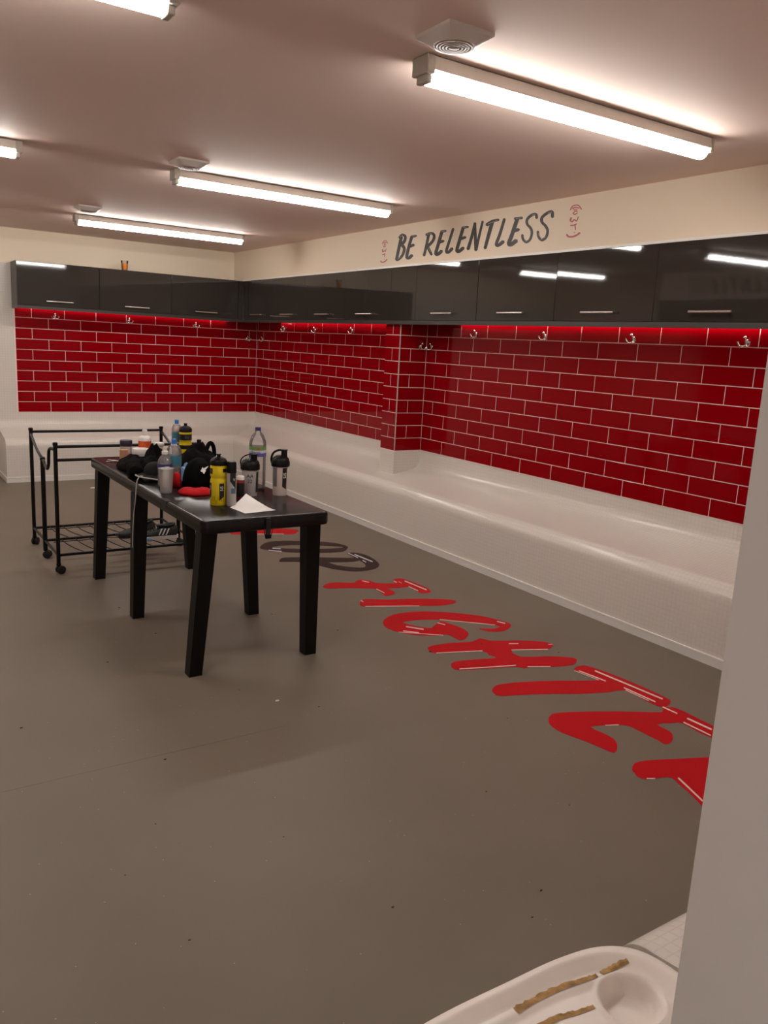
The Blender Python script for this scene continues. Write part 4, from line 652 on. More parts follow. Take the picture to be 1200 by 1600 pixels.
for nm, (p0, n0), (p1, n1) in segs:
    mb = MB()
    horizontal = abs(p0[1] - p1[1]) < 1e-6
    r0 = [(p0[0] + n0[0] * d - XB, p0[1] + n0[1] * d - 5.0, z) for d, z in prof]
    r1 = [(p1[0] + n1[0] * d - XB, p1[1] + n1[1] * d - 5.0, z) for d, z in prof]
    N = len(prof)
    mb.grid([r0, r1])
    for idx, (pp, nn) in enumerate(((p0, n0), (p1, n1))):
        if nn[0] == 0:      # open end of the bench: close it with an end face
            base = len(mb.v)
            rr = r0 if idx == 0 else r1
            mb.v += rr + [(rr[-1][0], rr[-1][1], 0.0)]
            mb.f.append(tuple(range(base, base + N + 1)))
    def uvf(co, i, horizontal=horizontal, N=N):
        if i < 2 * N:
            return ((co.x if horizontal else co.y), arc[i % N])
        return (co.y, co.z)
    mb.build(nm, 'mosaic', bench, smooth=True, uv=uvf, angle=40)
# coved skirting strip along the bench foot
for a, b in (((1.194, YB - 0.006), (XB - 0.006, YB)), ((XB - 0.006, 0.871), (XB, YB)), ((1.160, 0.865), (XB - 0.006, 0.871)), ((1.194, YB), (1.2, YW))):
    s = MB().box(a[0] - XB, a[1] - 5, 0.0, b[0] - XB, b[1] - 5, 0.046).build('skirting', 'white_paint', bench)
    MB().box(a[0] - XB - 0.002, a[1] - 5 - 0.002, 0.046, b[0] - XB + 0.0, b[1] - 5, 0.052).build('skirting_lip', 'trim_white', s)

# ------------------------------------------------------------------ left wall (only seen mirrored in the gloss doors)
MB().box(XLW, YN, ZTB, XLW + 0.006, 6.9, 1.70).build('tile_field', 'red_brick_tile', wl, uv=uv_yz)
MB().box(XLW, YN, ZDB, XLW + 0.31, 6.9, ZCT).build('cabinet_run', 'gloss_charcoal', wl)
MB().box(XLW, YN, ZCT, XLW + 0.293, 6.9, ZC).build('bulkhead_face', 'cream_paint', wl)
mbl = MB()
mbl.grid([[(XLW + 0.47 - d, y, z) for d, z in prof] for y in (YN, 6.9)])
mbl.build('bench_run', 'mosaic', wl, smooth=True, uv=lambda co, i: (co.y, co.z + co.x), angle=40)

# ------------------------------------------------------------------ ceiling battens
def batten(x0, x1, y, label, housing_right=False):
    t = thing('ceiling_batten', label, 'ceiling light', ((x0 + x1) / 2, y, ZC), 0, 'fluorescent style battens on the ceiling')
    L = (x1 - x0) / 2
    MB().cbox(-L + 0.02, -0.043, -0.046, L - 0.02, 0.043, -0.004, 0.004).build('housing', 'light_housing', t)
    MB().box(-L + 0.03, -0.024, -0.006, L - 0.03, 0.024, 0).build('mounting_rail', 'light_endcap', t)
    for s in (-1, 1):
        e = 0.034 if (s < 0) != housing_right else 0.02
        m = MB().cbox(s * L, -0.045, -0.060, s * (L - e), 0.045, -0.002, 0.005)
        if e > 0.03:
            m.cbox(s * (L - 0.010), -0.030, -0.084, s * (L - e + 0.001), 0.030, -0.058, 0.004)
        m.build('end_cap', 'light_endcap', t)
    pr = []
    for k in range(9):
        a = PI * k / 8
        pr.append((-0.033 * math.cos(a), -0.050 - 0.035 * math.sin(a) ** 0.7))
    pr = [(-0.033, -0.0465)] + pr + [(0.033, -0.0465)]
    a0 = -L + (0.034 if not housing_right else 0.022); a1 = L - (0.034 if housing_right else 0.022)
    m = MB()
    m.grid([[(xx, p[0], p[1]) for p in pr] for xx in (a0, a1)])
    n = len(pr)
    m.f.append(tuple(range(n))); m.f.append(tuple(range(n, 2 * n)))
    m.build('diffuser', 'tube_glow', t, smooth=True, angle=50)
    return t


batten(1.635, 3.15, 2.39, 'largest ceiling batten light, nearest to the wall lettering')
batten(1.635, 3.15, 4.87, 'lit ceiling batten in the middle of the ceiling, above the table')
batten(1.635, 3.15, 7.36, 'smallest lit ceiling batten, closest to the back wall')
batten(-0.70, 0.82, 2.41, 'ceiling batten whose end is cut off at the top left corner', True)
batten(-0.70, 0.82, 4.83, 'ceiling batten whose end just shows at the left edge', True)
batten(-0.70, 0.82, 7.36, 'ceiling batten beyond the left edge near the back wall', True)


def sounder(x, y, label, rings=True):
    t = thing('ceiling_sounder', label, 'speaker', (x, y, ZC), 0, 'square ceiling speakers beside the battens')
    n = 32
    h = 0.086
    sq, ci, ins = [], [], []
    for k in range(n):
        a = 2 * PI * k / n + PI / 4
        c, s = math.cos(a), math.sin(a)
        q = h / max(abs(c), abs(s))
        sq.append((q * c, q * s)); ci.append((0.066 * c, 0.066 * s)); ins.append((0.061 * c, 0.061 * s))
    m = MB()
    rr = [[(p[0], p[1], 0) for p in sq], [(p[0], p[1], -0.010) for p in sq], [(p[0] * 0.35 + q[0] * 0.65, p[1] * 0.35 + q[1] * 0.65, -0.027) for p, q in zip(sq, ci)],
          [(p[0], p[1], -0.036) for p in ci], [(p[0], p[1], -0.036) for p in ins], [(p[0], p[1], -0.030) for p in ins]]
    m.grid(rr, closed_u=True)
    m.build('housing', 'sounder_white', t, smooth=True, angle=35)
    MB().lathe([(0.0615, -0.031), (0.0615, -0.028)], n=32).build('recess', 'sounder_dark', t)
    for i, r in enumerate((0.055, 0.045, 0.035, 0.025)):
        MB().tube([(r * math.cos(2 * PI * k / 28), r * math.sin(2 * PI * k / 28), -0.0345 - 0.0008 * i) for k in range(28)], 0.0042, 6, closed=True).build('grille_ring', 'sounder_grille', t, smooth=True)
    MB().lathe([(0.017, -0.032), (0.017, -0.040), (0.009, -0.042)], n=16).build('grille_centre', 'sounder_grille', t, smooth=True, angle=40)
    return t


sounder(1.61, 2.172, 'square ceiling speaker with ring grille beside the largest batten')
sounder(1.64, 4.60, 'square ceiling speaker beside the batten above the table')
sounder(1.63, 6.85, 'square ceiling speaker beside the batten closest to the back wall')

# ------------------------------------------------------------------ wall cabinets
def handle(parent, wd, z):
    """bar handle, front looks to -y (local), centred at x=0"""
    m = MB().tube([(-wd / 2, -0.030, z), (wd / 2, -0.030, z)], 0.0058, 10)
    for s in (-1, 1):
        m.tube([(s * wd * 0.40, 0.002, z), (s * wd * 0.40, -0.030, z)], 0.0045, 8)
    return m.build('handle', 'steel', parent, smooth=True, angle=50)


def cabinet(cx, cy, rz, width, label, depth, has_handle=True, tilt=0.012, yaw=0.0):
    t = thing('wall_cabinet', label, 'cabinet', (cx, cy, ZDB), rz, 'gloss charcoal wall cabinets')
    a = width / 2
    H = ZCT - ZDB
    MB().box(-a + 0.0005, 0.021, 0.0, a - 0.0005, depth, H).build('carcass', 'carcass', t)
    d = MB().cbox(-a + 0.0024, 0.0, 0.0015, a - 0.0024, 0.019, H - 0.001, 0.0014, 2).build('door' if has_handle else 'filler_panel', 'gloss_charcoal', t)
    d.rotation_euler = (tilt, 0, yaw)      # lift-up doors hang slightly off plumb
    if has_handle:
        handle(d, 0.25, 0.052)
    return t


DEP = 0.296
bk = [(1.376, 2.147, 'charcoal wall cabinet at the left end of the back wall'),
      (2.147, 2.886, 'middle charcoal wall cabinet on the back wall, below the orange cup'),
      (2.886, 3.640, 'charcoal wall cabinet on the back wall next to the corner')]
for x0, x1, lb in bk:
    cabinet((x0 + x1) / 2, YC, 0, x1 - x0, lb, YW - YC - 0.001)
cabinet(3.671, YC, 0, 0.060, 'narrow charcoal corner filler between back and right cabinets', YW - YC - 0.001, False)
rj = [(8.612, 7.862, 'charcoal wall cabinet on the right wall next to the corner', True),
      (7.862, 7.136, 'second right wall cabinet from the corner, left of the left emblem', True),
      (7.136, 6.384, 'third right wall cabinet from the corner, charcoal gloss', True),
      (6.384, 5.642, 'charcoal wall cabinet just left of the pillar filler, under the left emblem', True),
      (5.642, 5.286, 'narrow handleless charcoal panel above the tiled pillar', False),
      (5.286, 4.542, 'charcoal wall cabinet right of the pillar, under the word BE', True),
      (4.542, 3.778, 'charcoal wall cabinet under the wall lettering, with mirrored tube at its right edge', True),
      (3.778, 3.020, 'charcoal wall cabinet below and right of the red emblem', True),
      (3.020, 2.266, 'largest charcoal wall cabinet, cut by the right edge of the picture', True),
      (2.266, 1.512, 'charcoal wall cabinet just beyond the right edge of the picture', True),
      (1.512, 0.758, 'charcoal wall cabinet nearest the doorway wall', True)]
for y1, y0, lb, hd in rj:
    cabinet(XC, (y0 + y1) / 2, -PI / 2, y1 - y0, lb, XW - XC + 0.003, hd, 0.0065 if y1 == 4.542 else 0.012, 0.0 if y1 == 4.542 else 0.004)
# pelmet boards under the doors
pb = MB().box(1.376, YC + 0.002, ZCB, 3.704, YC + 0.018, ZDB - 0.0005).box(1.376, YC + 0.018, ZCB, 1.392, YW + 0.001, ZDB - 0.0005).build('cabinet_pelmet', 'pelmet_dark')
tag(pb, 'dark light-hiding strip below the back wall cabinets', 'pelmet', 'pelmets under the cabinets')
pr_ = MB().box(XC + 0.002, 0.758, ZCB, XC + 0.018, YC + 0.0015, ZDB - 0.0005).build('cabinet_pelmet', 'pelmet_dark')
tag(pr_, 'dark light-hiding strip below the right wall cabinets', 'pelmet', 'pelmets under the cabinets')

# LED strips tucked under the cabinets
for nm, bx, lb in (('a', (1.42, YW - 0.030, 3.62, YW - 0.016), 'led strip glowing under the back wall cabinets'),
                   ('b', (XW - 0.030, 5.80, XW - 0.016, 8.28), 'led strip glowing between corner and pillar'),
                   ('c', (XW - 0.030, 0.80, XW - 0.016, 5.08), 'led strip glowing right of the pillar')):
    t = thing('led_strip', lb, 'led strip', ((bx[0] + bx[2]) / 2, (bx[1] + bx[3]) / 2, 1.702), 0, 'led strips under the cabinets')
    hx, hy = (bx[2] - bx[0]) / 2, (bx[3] - bx[1]) / 2
    MB().box(-hx, -hy, -0.003, hx, hy, 0).build('profile', 'light_housing', t)
    MB().box(-hx + 0.001, -hy + 0.001, -0.006, hx - 0.001, hy - 0.001, -0.003).build('diffuser', 'led_glow', t)

# ------------------------------------------------------------------ coat hooks
def hook_proto():
    t = thing('coat_hook', 'x', 'hook', (0, 0, 0), 0, 'chrome double coat hooks on the tiles')
    MB().lathe([(0.013, 0.0), (0.013, 0.004), (0.009, 0.007)], n=14).build('rose', 'chrome', t, smooth=True, angle=40)
    ro = t.children[0]
    ro.rotation_euler = (PI / 2, 0, 0)
    MB().tube([(0, -0.004, -0.024), (0, -0.008, -0.012), (0, -0.010, 0.004), (0, -0.016, 0.018), (0, -0.028, 0.024)], [0.006, 0.006, 0.006, 0.0055, 0.008], 8).build('top_prong', 'chrome', t, smooth=True)
    for s in (-1, 1):
        pts = catmull([(0, -0.006, -0.016), (s * 0.012, -0.014, -0.026), (s * 0.026, -0.024, -0.024), (s * 0.034, -0.030, -0.010), (s * 0.036, -0.032, 0.0)], 3)
        MB().tube(pts, [0.0045] * (len(pts) - 1) + [0.007], 8).build('side_prong', 'chrome', t, smooth=True)
    return t


hp = hook_proto()
hooks = [(XW - 0.001, 4.895, 1.622, -PI / 2, 'chrome hook on red tiles, first one right of the pillar'),
         (XW - 0.001, 4.149, 1.620, -PI / 2, 'chrome hook on red tiles, second one right of the pillar'),
         (XW - 0.001, 3.387, 1.619, -PI / 2, 'chrome hook on red tiles, third one right of the pillar'),
         (XW - 0.001, 2.629, 1.620, -PI / 2, 'chrome hook on red tiles by the near doorway wall'),
         (XW - 0.001, 8.193, 1.621, -PI / 2, 'chrome hook on the right wall, first one from the room corner'),
         (XW - 0.001, 7.481, 1.618, -PI / 2, 'chrome hook on the right wall, second one from the room corner'),
         (XW - 0.001, 6.738, 1.622, -PI / 2, 'chrome hook on the right wall, just left of the pillar'),
         (1.776, YW - 0.001, 1.620, 0, 'chrome hook on the back wall, leftmost of its row'),
         (2.526, YW - 0.001, 1.622, 0, 'chrome hook on the back wall, middle of its row'),
         (3.265, YW - 0.001, 1.618, 0, 'chrome hook on the back wall, right of its row'),
         (3.890, YW - 0.001, 1.500, 0, 'lower chrome hook on the back wall in the corner'),
         (XW - 0.001, 8.75, 1.500, -PI / 2, 'lower chrome hook on the right wall in the corner'),
         (3.950, PY0 - 0.001, 1.512, 0, 'lower chrome hook on the near face of the pillar'),
         (XW - 0.001, 5.455, 1.512, -PI / 2, 'lower chrome hook on the right wall beside the pillar')]
for i, (x, y, z, rz, lb) in enumerate(hooks):
    h = hp if i == 0 else copy_tree(hp)
    h.location = (x, y, z); h.rotation_euler = (0, 0, rz); h['label'] = lb

# ================================================================== LETTERING
FN = {'N': 'letter N half hidden behind the table', 'O': 'letter O behind the table legs'}
flabels = ['red brushstroke letter on the floor, half hidden behind the table',
           'dark brown brushstroke letter O on the floor behind the table leg',
           'dark brown brushstroke letter R on the floor beside the table leg',
           'red brushstroke letter F on the floor',
           'red single stroke letter I on the floor',
           'red curved brushstroke letter G on the floor',
           'red brushstroke letter H on the floor',
           'red brushstroke letter T on the floor',
           'red brushstroke letter E on the floor',
           'red brushstroke letter R on the floor, cut by the doorway wall']
for (ch, colr, polys, streaks), lb in zip(FLOOR_LETTERS, flabels):
    t = thing('floor_letter', lb, 'lettering', (polys[0][0][0], polys[0][0][1], 0), 0, 'floor lettering')
    ox, oy = polys[0][0]
    for k, p in enumerate(polys):
        MB().poly(p, lambda u, v, h, k=k: (u - ox, v - oy, 0.0003 + (h * (1 + 0.12 * k) if h else 0)), 0.0009).build('stroke', 'red_vinyl' if colr == 'red' else 'dark_vinyl', t)
    for p in streaks:
        MB().poly(p, lambda u, v, h: (u - ox, v - oy, 0.0012 + h), 0.0007).build('streak', 'streak_white' if colr == 'red' else 'streak_pale', t)

wlabels = ['dark painted capital B at the start of the wall lettering', 'dark painted E right after the B on the wall',
           'dark painted capital R on the wall', 'dark painted E between the R and the first L on the wall',
           'first dark painted L on the wall', 'dark painted E just left of the N on the wall',
           'dark painted capital N on the wall', 'dark painted capital T on the wall', 'second dark painted L, right of the T on the wall',
           'dark painted E just left of the double S', 'first S of the double S on the wall', 'last S of the wall lettering, nearest the right emblem']
left_text = MB()
for (ch, polys, streaks), lb in zip(WALL_LETTERS, wlabels):
    oy, oz = polys[0][0]
    t = thing('wall_letter', lb, 'lettering', (XU, oy, oz), 0, 'letters painted on the bulkhead')
    for k, p in enumerate(polys):
        MB().stroke(p, lambda u, v, h, k=k: (-0.0003 - h * (1 + 0.1 * k), u - oy, v - oz), 0.0008).build('stroke', 'wall_ink', t)
        left_text.stroke(p, lambda u, v, h: (XLW + 0.2935 + h, 10.37 - u, v), 0.001)
    for p in streaks:
        MB().stroke(p, lambda u, v, h: (-0.0013 - h, u - oy, v - oz), 0.0006).build('streak', 'streak_wall', t)
left_text.build('lettering', 'wall_ink', wl)
for polys, lb in zip(EMBLEMS, ('red emblem figure on the wall right of the lettering', 'small red emblem figure on the wall left of the lettering')):
    oy, oz = polys[0][0]
    t = thing('wall_emblem', lb, 'emblem', (XU, oy, oz), 0, 'red emblems on the bulkhead')
    for k, p in enumerate(polys):
        MB().stroke(p, lambda u, v, h, k=k: (-0.0003 - h * (1 + 0.1 * k), u - oy, v - oz), 0.0008).build('stroke', 'emblem_red', t)

# ================================================================== TABLE
def rounded_rect(x0, y0, x1, y1, r, n=5):
    out = []
    for cx, cy, a0 in ((x1 - r, y1 - r, 0), (x0 + r, y1 - r, PI / 2), (x0 + r, y0 + r, PI), (x1 - r, y0 + r, 3 * PI / 2)):
        for k in range(n + 1):
            a = a0 + PI / 2 * k / n
            out.append((cx + r * math.cos(a), cy + r * math.sin(a)))
    return out


TX, TY = 1.50, 4.13
table = thing('plastic_table', 'long black plastic table with splayed legs, cluttered with bottles and clothes', 'table', (TX, TY, 0))
X0, X1, Y0, Y1 = 1.190 - TX, 1.808 - TX, 3.165 - TY, 5.090 - TY
m = MB()
rings = []
for ins, z in ((0.012, 0.676), (0.003, 0.680), (0.0, 0.688), (0.0, 0.724), (0.0025, 0.7315), (0.008, ZT)):
    rings.append([(p[0], p[1], z) for p in rounded_rect(X0 + ins, Y0 + ins, X1 - ins, Y1 - ins, 0.035 - ins * 0.5)])
m.grid(rings, closed_u=True)
n = len(rings[0])
m.f.append(tuple(range(n))); m.f.append(tuple(range(5 * n, 6 * n)))
m.build('table_top', 'table_top', table, smooth=True, angle=30)
for (bx, by), (ix, iy) in (((1.203, 3.300), (1.245, 3.255)), ((1.790, 3.310), (1.755, 3.262)), ((1.200, 4.160), (1.225, 4.175)),
                           ((1.782, 3.965), (1.752, 3.985)), ((1.198, 4.952), (1.240, 4.985)), ((1.790, 4.960), (1.755, 4.985))):
    m = MB()
    m.frustum((bx - TX, by - TY, 0.0), (0.030, 0.030), (ix - TX, iy - TY, 0.678), (0.036, 0.036))
    m.build('leg', 'black_plastic', table)
MB().cbox(1.1885 - TX, 3.63 - TY, 0.700, 1.215 - TX, 3.70 - TY, ZT + 0.0015, 0.001).build('tape_patch', 'black_rubber', table)

we = []
wr_ = random.Random(9)
for k in range(15):
    yy = 3.615 - 0.030 * k
    we.append((1.1965 - TX + wr_.uniform(0, 0.002), yy - TY, 1.1995 - TX + 0.0075 * k / 14 * wr_.uniform(0.6, 1.2) + 0.001))
m = MB()
m.grid([[(a_, y_, ZT + 0.0006) for a_, y_, b_ in we], [(b_, y_, ZT + 0.0006) for a_, y_, b_ in we]])
m.build('worn_edge', 'worn_grey', table)
ck = thing('table_clip', 'small black clip hanging from the near edge of the table', 'clip', (1.490, 3.158, 0.64))
MB().cbox(-0.011, -0.006, 0.012, 0.011, 0.004, 0.094, 0.002).build('strap', 'black_rubber', ck)
MB().cbox(-0.014, -0.009, 0.0, 0.014, 0.005, 0.020, 0.004).build('buckle', 'black_plastic', ck)
for s in (-1, 1):
    MB().tube([(s * 0.017, -0.002, 0.060), (s * 0.020, -0.003, 0.035), (s * 0.014, -0.002, 0.012)], 0.0018, 6).build('wire', 'black_metal', ck)

# ================================================================== TROLLEY
tro = thing('laundry_trolley', 'black tubular metal trolley frame on castors behind the table', 'trolley', (1.45, 5.54, 0))
def T(x, y, z): return (x - 1.45, y - 5.54, z)
xa, xb = 1.000, 1.905
ys = (5.135, 5.545, 5.930)
for x in (xa, xb):
    for y in ys:
        top = 0.672 if y == ys[1] else 0.820
        r = 0.0125 if y != ys[1] else 0.0145
        p = MB().tube([T(x, y, 0.062), T(x, y, top)], r, 12).build('post', 'black_metal', tro, smooth=True, angle=50)
        MB().lathe([(r + 0.0025, top - 0.012), (r + 0.0025, top + 0.002), (r * 0.8, top + 0.006)], T(x, y, 0)[0], T(x, y, 0)[1], 12).build('post_cap', 'black_plastic', p, smooth=True, angle=50)
        # castor
        ang = {5.135: 0.3, 5.545: -0.5, 5.930: 0.9}[y] + (0.4 if x == xb else 0)
        cx, cy, _ = T(x, y, 0)
        dx, dy = math.cos(ang), math.sin(ang)
        c = MB().lathe([(0.011, 0.048), (0.014, 0.056), (0.014, 0.066)], cx, cy, 12).build('castor', 'black_plastic', tro, smooth=True, angle=50)
        for s in (-1, 1):
            wv = MB()
            off = Vector((-dy, dx, 0)) * 0.012 * s
            cen = Vector((cx + dx * 0.012, cy + dy * 0.012, 0.0262)) + off
            ring = []
            for q, rr in ((-0.008, 0.019), (-0.006, 0.026), (0.006, 0.026), (0.008, 0.019)):
                ring.append([tuple(cen + Vector((-dy, dx, 0)) * q + Vector((dx, dy, 0)) * (rr * math.cos(2 * PI * k / 16)) + Vector((0, 0, 1)) * (rr * math.sin(2 * PI * k / 16))) for k in range(16)])
            wv.grid(ring, closed_u=True)
            wv.f.append(tuple(range(16))); wv.f.append(tuple(range(48, 64)))
            wv.build('wheel', 'black_rubber', c, smooth=True, angle=45)
for y in (ys[0], ys[2]):
    MB().tube([T(xa, y, 0.798), T(xb, y, 0.798)], 0.0094, 10).build('top_rail', 'black_metal', tro, smooth=True, angle=50)
MB().tube([T(xa, ys[0], 0.716), T(xb, ys[0], 0.716)], 0.0094, 10).build('lower_rail', 'black_metal', tro, smooth=True, angle=50)
for x in (xa, xb):
    s = -1 if x == xa else 1
    MB().tube(catmull([T(x, 5.925, 0.785), T(x + s * 0.004, 5.86, 0.765), T(x + s * 0.004, 5.70, 0.705), T(x, 5.56, 0.668)], 4), 0.0095, 8).build('sloping_bar', 'black_metal', tro, smooth=True)
    MB().tube(catmull([T(x, 5.140, 0.778), T(x + s * 0.010, 5.20, 0.780), T(x + s * 0.014, 5.245, 0.765), T(x + s * 0.014, 5.265, 0.725), T(x + s * 0.010, 5.30, 0.665), T(x + s * 0.004, 5.37, 0.628), T(x, 5.45, 0.632), T(x, 5.50, 0.655), T(x, 5.54, 0.660)], 4), 0.0100, 8).build('hook_bar', 'black_metal', tro, smooth=True)
    MB().tube([T(x, ys[0], 0.120), T(x, ys[2], 0.120)], 0.0085, 8).build('shelf_end_rail', 'black_metal', tro, smooth=True, angle=50)
for y in ys:
    MB().tube([T(xa, y, 0.120), T(xb, y, 0.120)], 0.0095, 8).build('shelf_rail', 'black_metal', tro, smooth=True, angle=50)
for a, b in ((ys[0], ys[1]), (ys[1], ys[2])):
    for k in range(9):
        x = xa + 0.10 + 0.088 * k
        pts = [T(x, b, 0.120), T(x + 0.012, b - 0.10, 0.112), T(x + 0.035, (a + b) / 2, 0.107), T(x + 0.060, a + 0.08, 0.112), T(x + 0.068, a, 0.120)]
        MB().tube(catmull(pts, 2), 0.0036, 6).build('shelf_wire', 'black_metal', tro, smooth=True)
    MB().tube([T(xa + 0.10, b - 0.03 - 0.002 * (k % 2), 0.1145) if False else T(xa + 0.05 + 0.06 * k, b - 0.018 - 0.014 * (k % 2), 0.108) for k in range(14)], 0.003, 6).build('shelf_lacing', 'black_metal', tro, smooth=True)

# shoes on the trolley shelf
def shoe(loc, rz, label, stripes=True, tilt=0.0):
    t = thing('trainer', label, 'shoe', loc, rz, 'trainers on the trolley shelf')
    t.rotation_euler = (tilt, 0, rz)
    L = 0.27
    st = [(-0.5, 0.020, 0.035, 0.075), (-0.46, 0.033, 0.020, 0.088), (-0.36, 0.037, 0.018, 0.094), (-0.22, 0.037, 0.018, 0.090), (-0.05, 0.040, 0.018, 0.074),
          (0.12, 0.046, 0.018, 0.060), (0.28, 0.047, 0.018, 0.050), (0.40, 0.040, 0.018, 0.042), (0.48, 0.024, 0.020, 0.034), (0.5, 0.010, 0.022, 0.030)]
    up_ = MB()
    rows = []
    for s, hw, z0, z1 in st:
        row = []
        for k in range(13):
            a = PI * k / 12
            row.append((s * L, -hw * math.cos(a) * (1.0 if 0.2 < a < PI - 0.2 else 1.0), z0 + (z1 - z0) * math.sin(a) ** 0.75))
        rows.append(row)
    up_.grid(rows)
    N = 13
    up_.f.append(tuple(range(N))); up_.f.append(tuple(range(len(up_.v) - N, len(up_.v))))
    up_.build('upper', 'shoe_black', t, smooth=True, angle=60)
    so = MB()
    out = [(s * L * 1.02, -hw * 1.06) for s, hw, _, _ in st] + [(s * L * 1.02, hw * 1.06) for s, hw, _, _ in st[::-1]]
    so.poly(out, lambda u, v, h: (u, v, h), 0.022)
    so.build('sole', 'shoe_white' if stripes else 'shoe_black', t)
    co = MB()
    co.grid([[(-0.5 * L + 0.015 + 0.10 * q, 0.024 * math.cos(2 * PI * k / 12) if True else 0, 0) for k in range(1)] for q in range(2)])
    MB().tube([(-0.115 + 0.042 * (1 + math.cos(2 * PI * k / 16)), 0.026 * math.sin(2 * PI * k / 16), 0.090 - 0.006 * math.cos(2 * PI * k / 16)) for k in range(16)], 0.008, 6, closed=True).build('collar', 'shoe_black', t, smooth=True)
    MB().cbox(-0.055, -0.020, 0.078, 0.005, 0.020, 0.096, 0.006).build('tongue', 'shoe_black', t, smooth=True)
    for k in range(4):
        x = -0.030 + 0.024 * k
        MB().tube([(x, -0.024, 0.071 - 0.006 * k), (x + 0.006, 0, 0.086 - 0.0075 * k), (x + 0.012, 0.024, 0.071 - 0.006 * k)], 0.003, 6).build('lace', 'shoe_white' if not stripes else 'shoe_black', t, smooth=True)
    if stripes:
        for s in (-1, 1):
            for k in range(3):
                x = -0.072 + 0.024 * k
                q = MB()
                pts = []
                for j in range(5):
                    f_ = j / 4
                    zz = 0.028 + 0.042 * f_
                    hw = 0.0388
                    a = math.asin(min(1, ((zz - 0.018) / 0.070)) ** (1 / 0.75))
                    yy = s * (hw * math.cos(a) + 0.0022)
                    pts.append((x + 0.022 * (1 - f_), yy, zz))
                q.grid([[(p[0] - 0.005, p[1], p[2]) for p in pts], [(p[0] + 0.005, p[1], p[2]) for p in pts]])
                q.build('stripe', 'shoe_white', t)
    return t


shoe((1.685, 5.335, 0.1245), PI - 0.10, 'black trainer with three white stripes on the trolley shelf')
shoe((1.58, 5.455, 0.1245), PI + 0.25, 'plain black trainer behind the striped one on the trolley shelf', False)
hs = MB().lathe([(0.0, 0), (0.014, 0.002), (0.016, 0.012), (0.010, 0.026), (0.0, 0.030)], 0, 0, 12, False).build('blue_plug', 'wrapper_blue', None, smooth=True)
hs.location = (1.61, 5.265, 0.1235)
tag(hs, 'small pale blue plastic cap beside the trainers on the trolley shelf', 'cap')

# ================================================================== THINGS ON THE TABLE
def cam_ang(x, y): return math.atan2(-y, -x)


def item(name, x, y, label, cat, group=None, z=ZT):
    return thing(name, label, cat, (x, y, z), 0, group)


def sport_bottle(x, y, h, r, label, body, band, turn=0.0):
    t = item('sports_bottle', x, y, label, 'bottle', 'sports bottles on the table')
    a = cam_ang(x, y) + turn
    hb = h * 0.79
    pr = [(r * 0.92, 0.0), (r, 0.006), (r, hb * 0.60), (r * 0.97, hb * 0.63), (r * 0.90, hb * 0.665), (r * 0.90, hb * 0.69), (r * 0.97, hb * 0.72), (r, hb * 0.75), (r, hb * 0.965), (r * 0.94, hb)]
    MB().lathe(pr, n=28).build('body', body, t, smooth=True, angle=50)
    c = MB().lathe([(r * 1.02, hb - 0.001), (r * 1.04, hb + 0.004), (r * 1.03, hb + 0.016), (r * 0.85, hb + 0.028), (r * 0.45, hb + 0.036), (r * 0.30, hb + 0.038)], n=28).build('lid', 'black_plastic', t, smooth=True, angle=50)
    MB().lathe([(r * 0.22, hb + 0.036), (r * 0.22, h - 0.006), (r * 0.30, h - 0.005), (r * 0.28, h), (r * 0.12, h)], n=16).build('spout', 'black_plastic', c, smooth=True, angle=50)
    R = r * 1.006
    for da in (0.42, -1.25):
        p = cyl_patch(a + da, 0.024, hb * 0.25, hb * 0.56, R, 6)
        # slanted lower end
        v0 = p.v
        for i in range(7):
            v0[i] = (v0[i][0], v0[i][1], hb * (0.13 + 0.10 * (i / 6)))
        lb = p.build('logo_panel', 'print_black', t)
        cyl_text('SiS', 0.020, R * 1.008, a + da, hb * 0.43, True).build('lettering', 'print_white', lb)
    for da, z0, z1 in ((0.85, 0.83, 0.92), (-1.1, 0.78, 0.92)):
        cyl_patch(a + da, 0.026, hb * z0, hb * z1, R, 6).build('top_mark', 'print_black', t)
    rr = random.Random(5)
    for k in range(9):
        da = -0.9 + 0.22 * k
        z0 = hb * rr.uniform(0.06, 0.14)
        cyl_patch(a + da, 0.0014, z0, z0 + hb * rr.uniform(0.05, 0.12), R, 1).build('hatch_mark', 'print_black', t)
    return t


sport_bottle(1.391, 3.494, 0.238, 0.0385, 'bright yellow sports bottle with black lid at the front of the table', 'yellow_plastic', None)

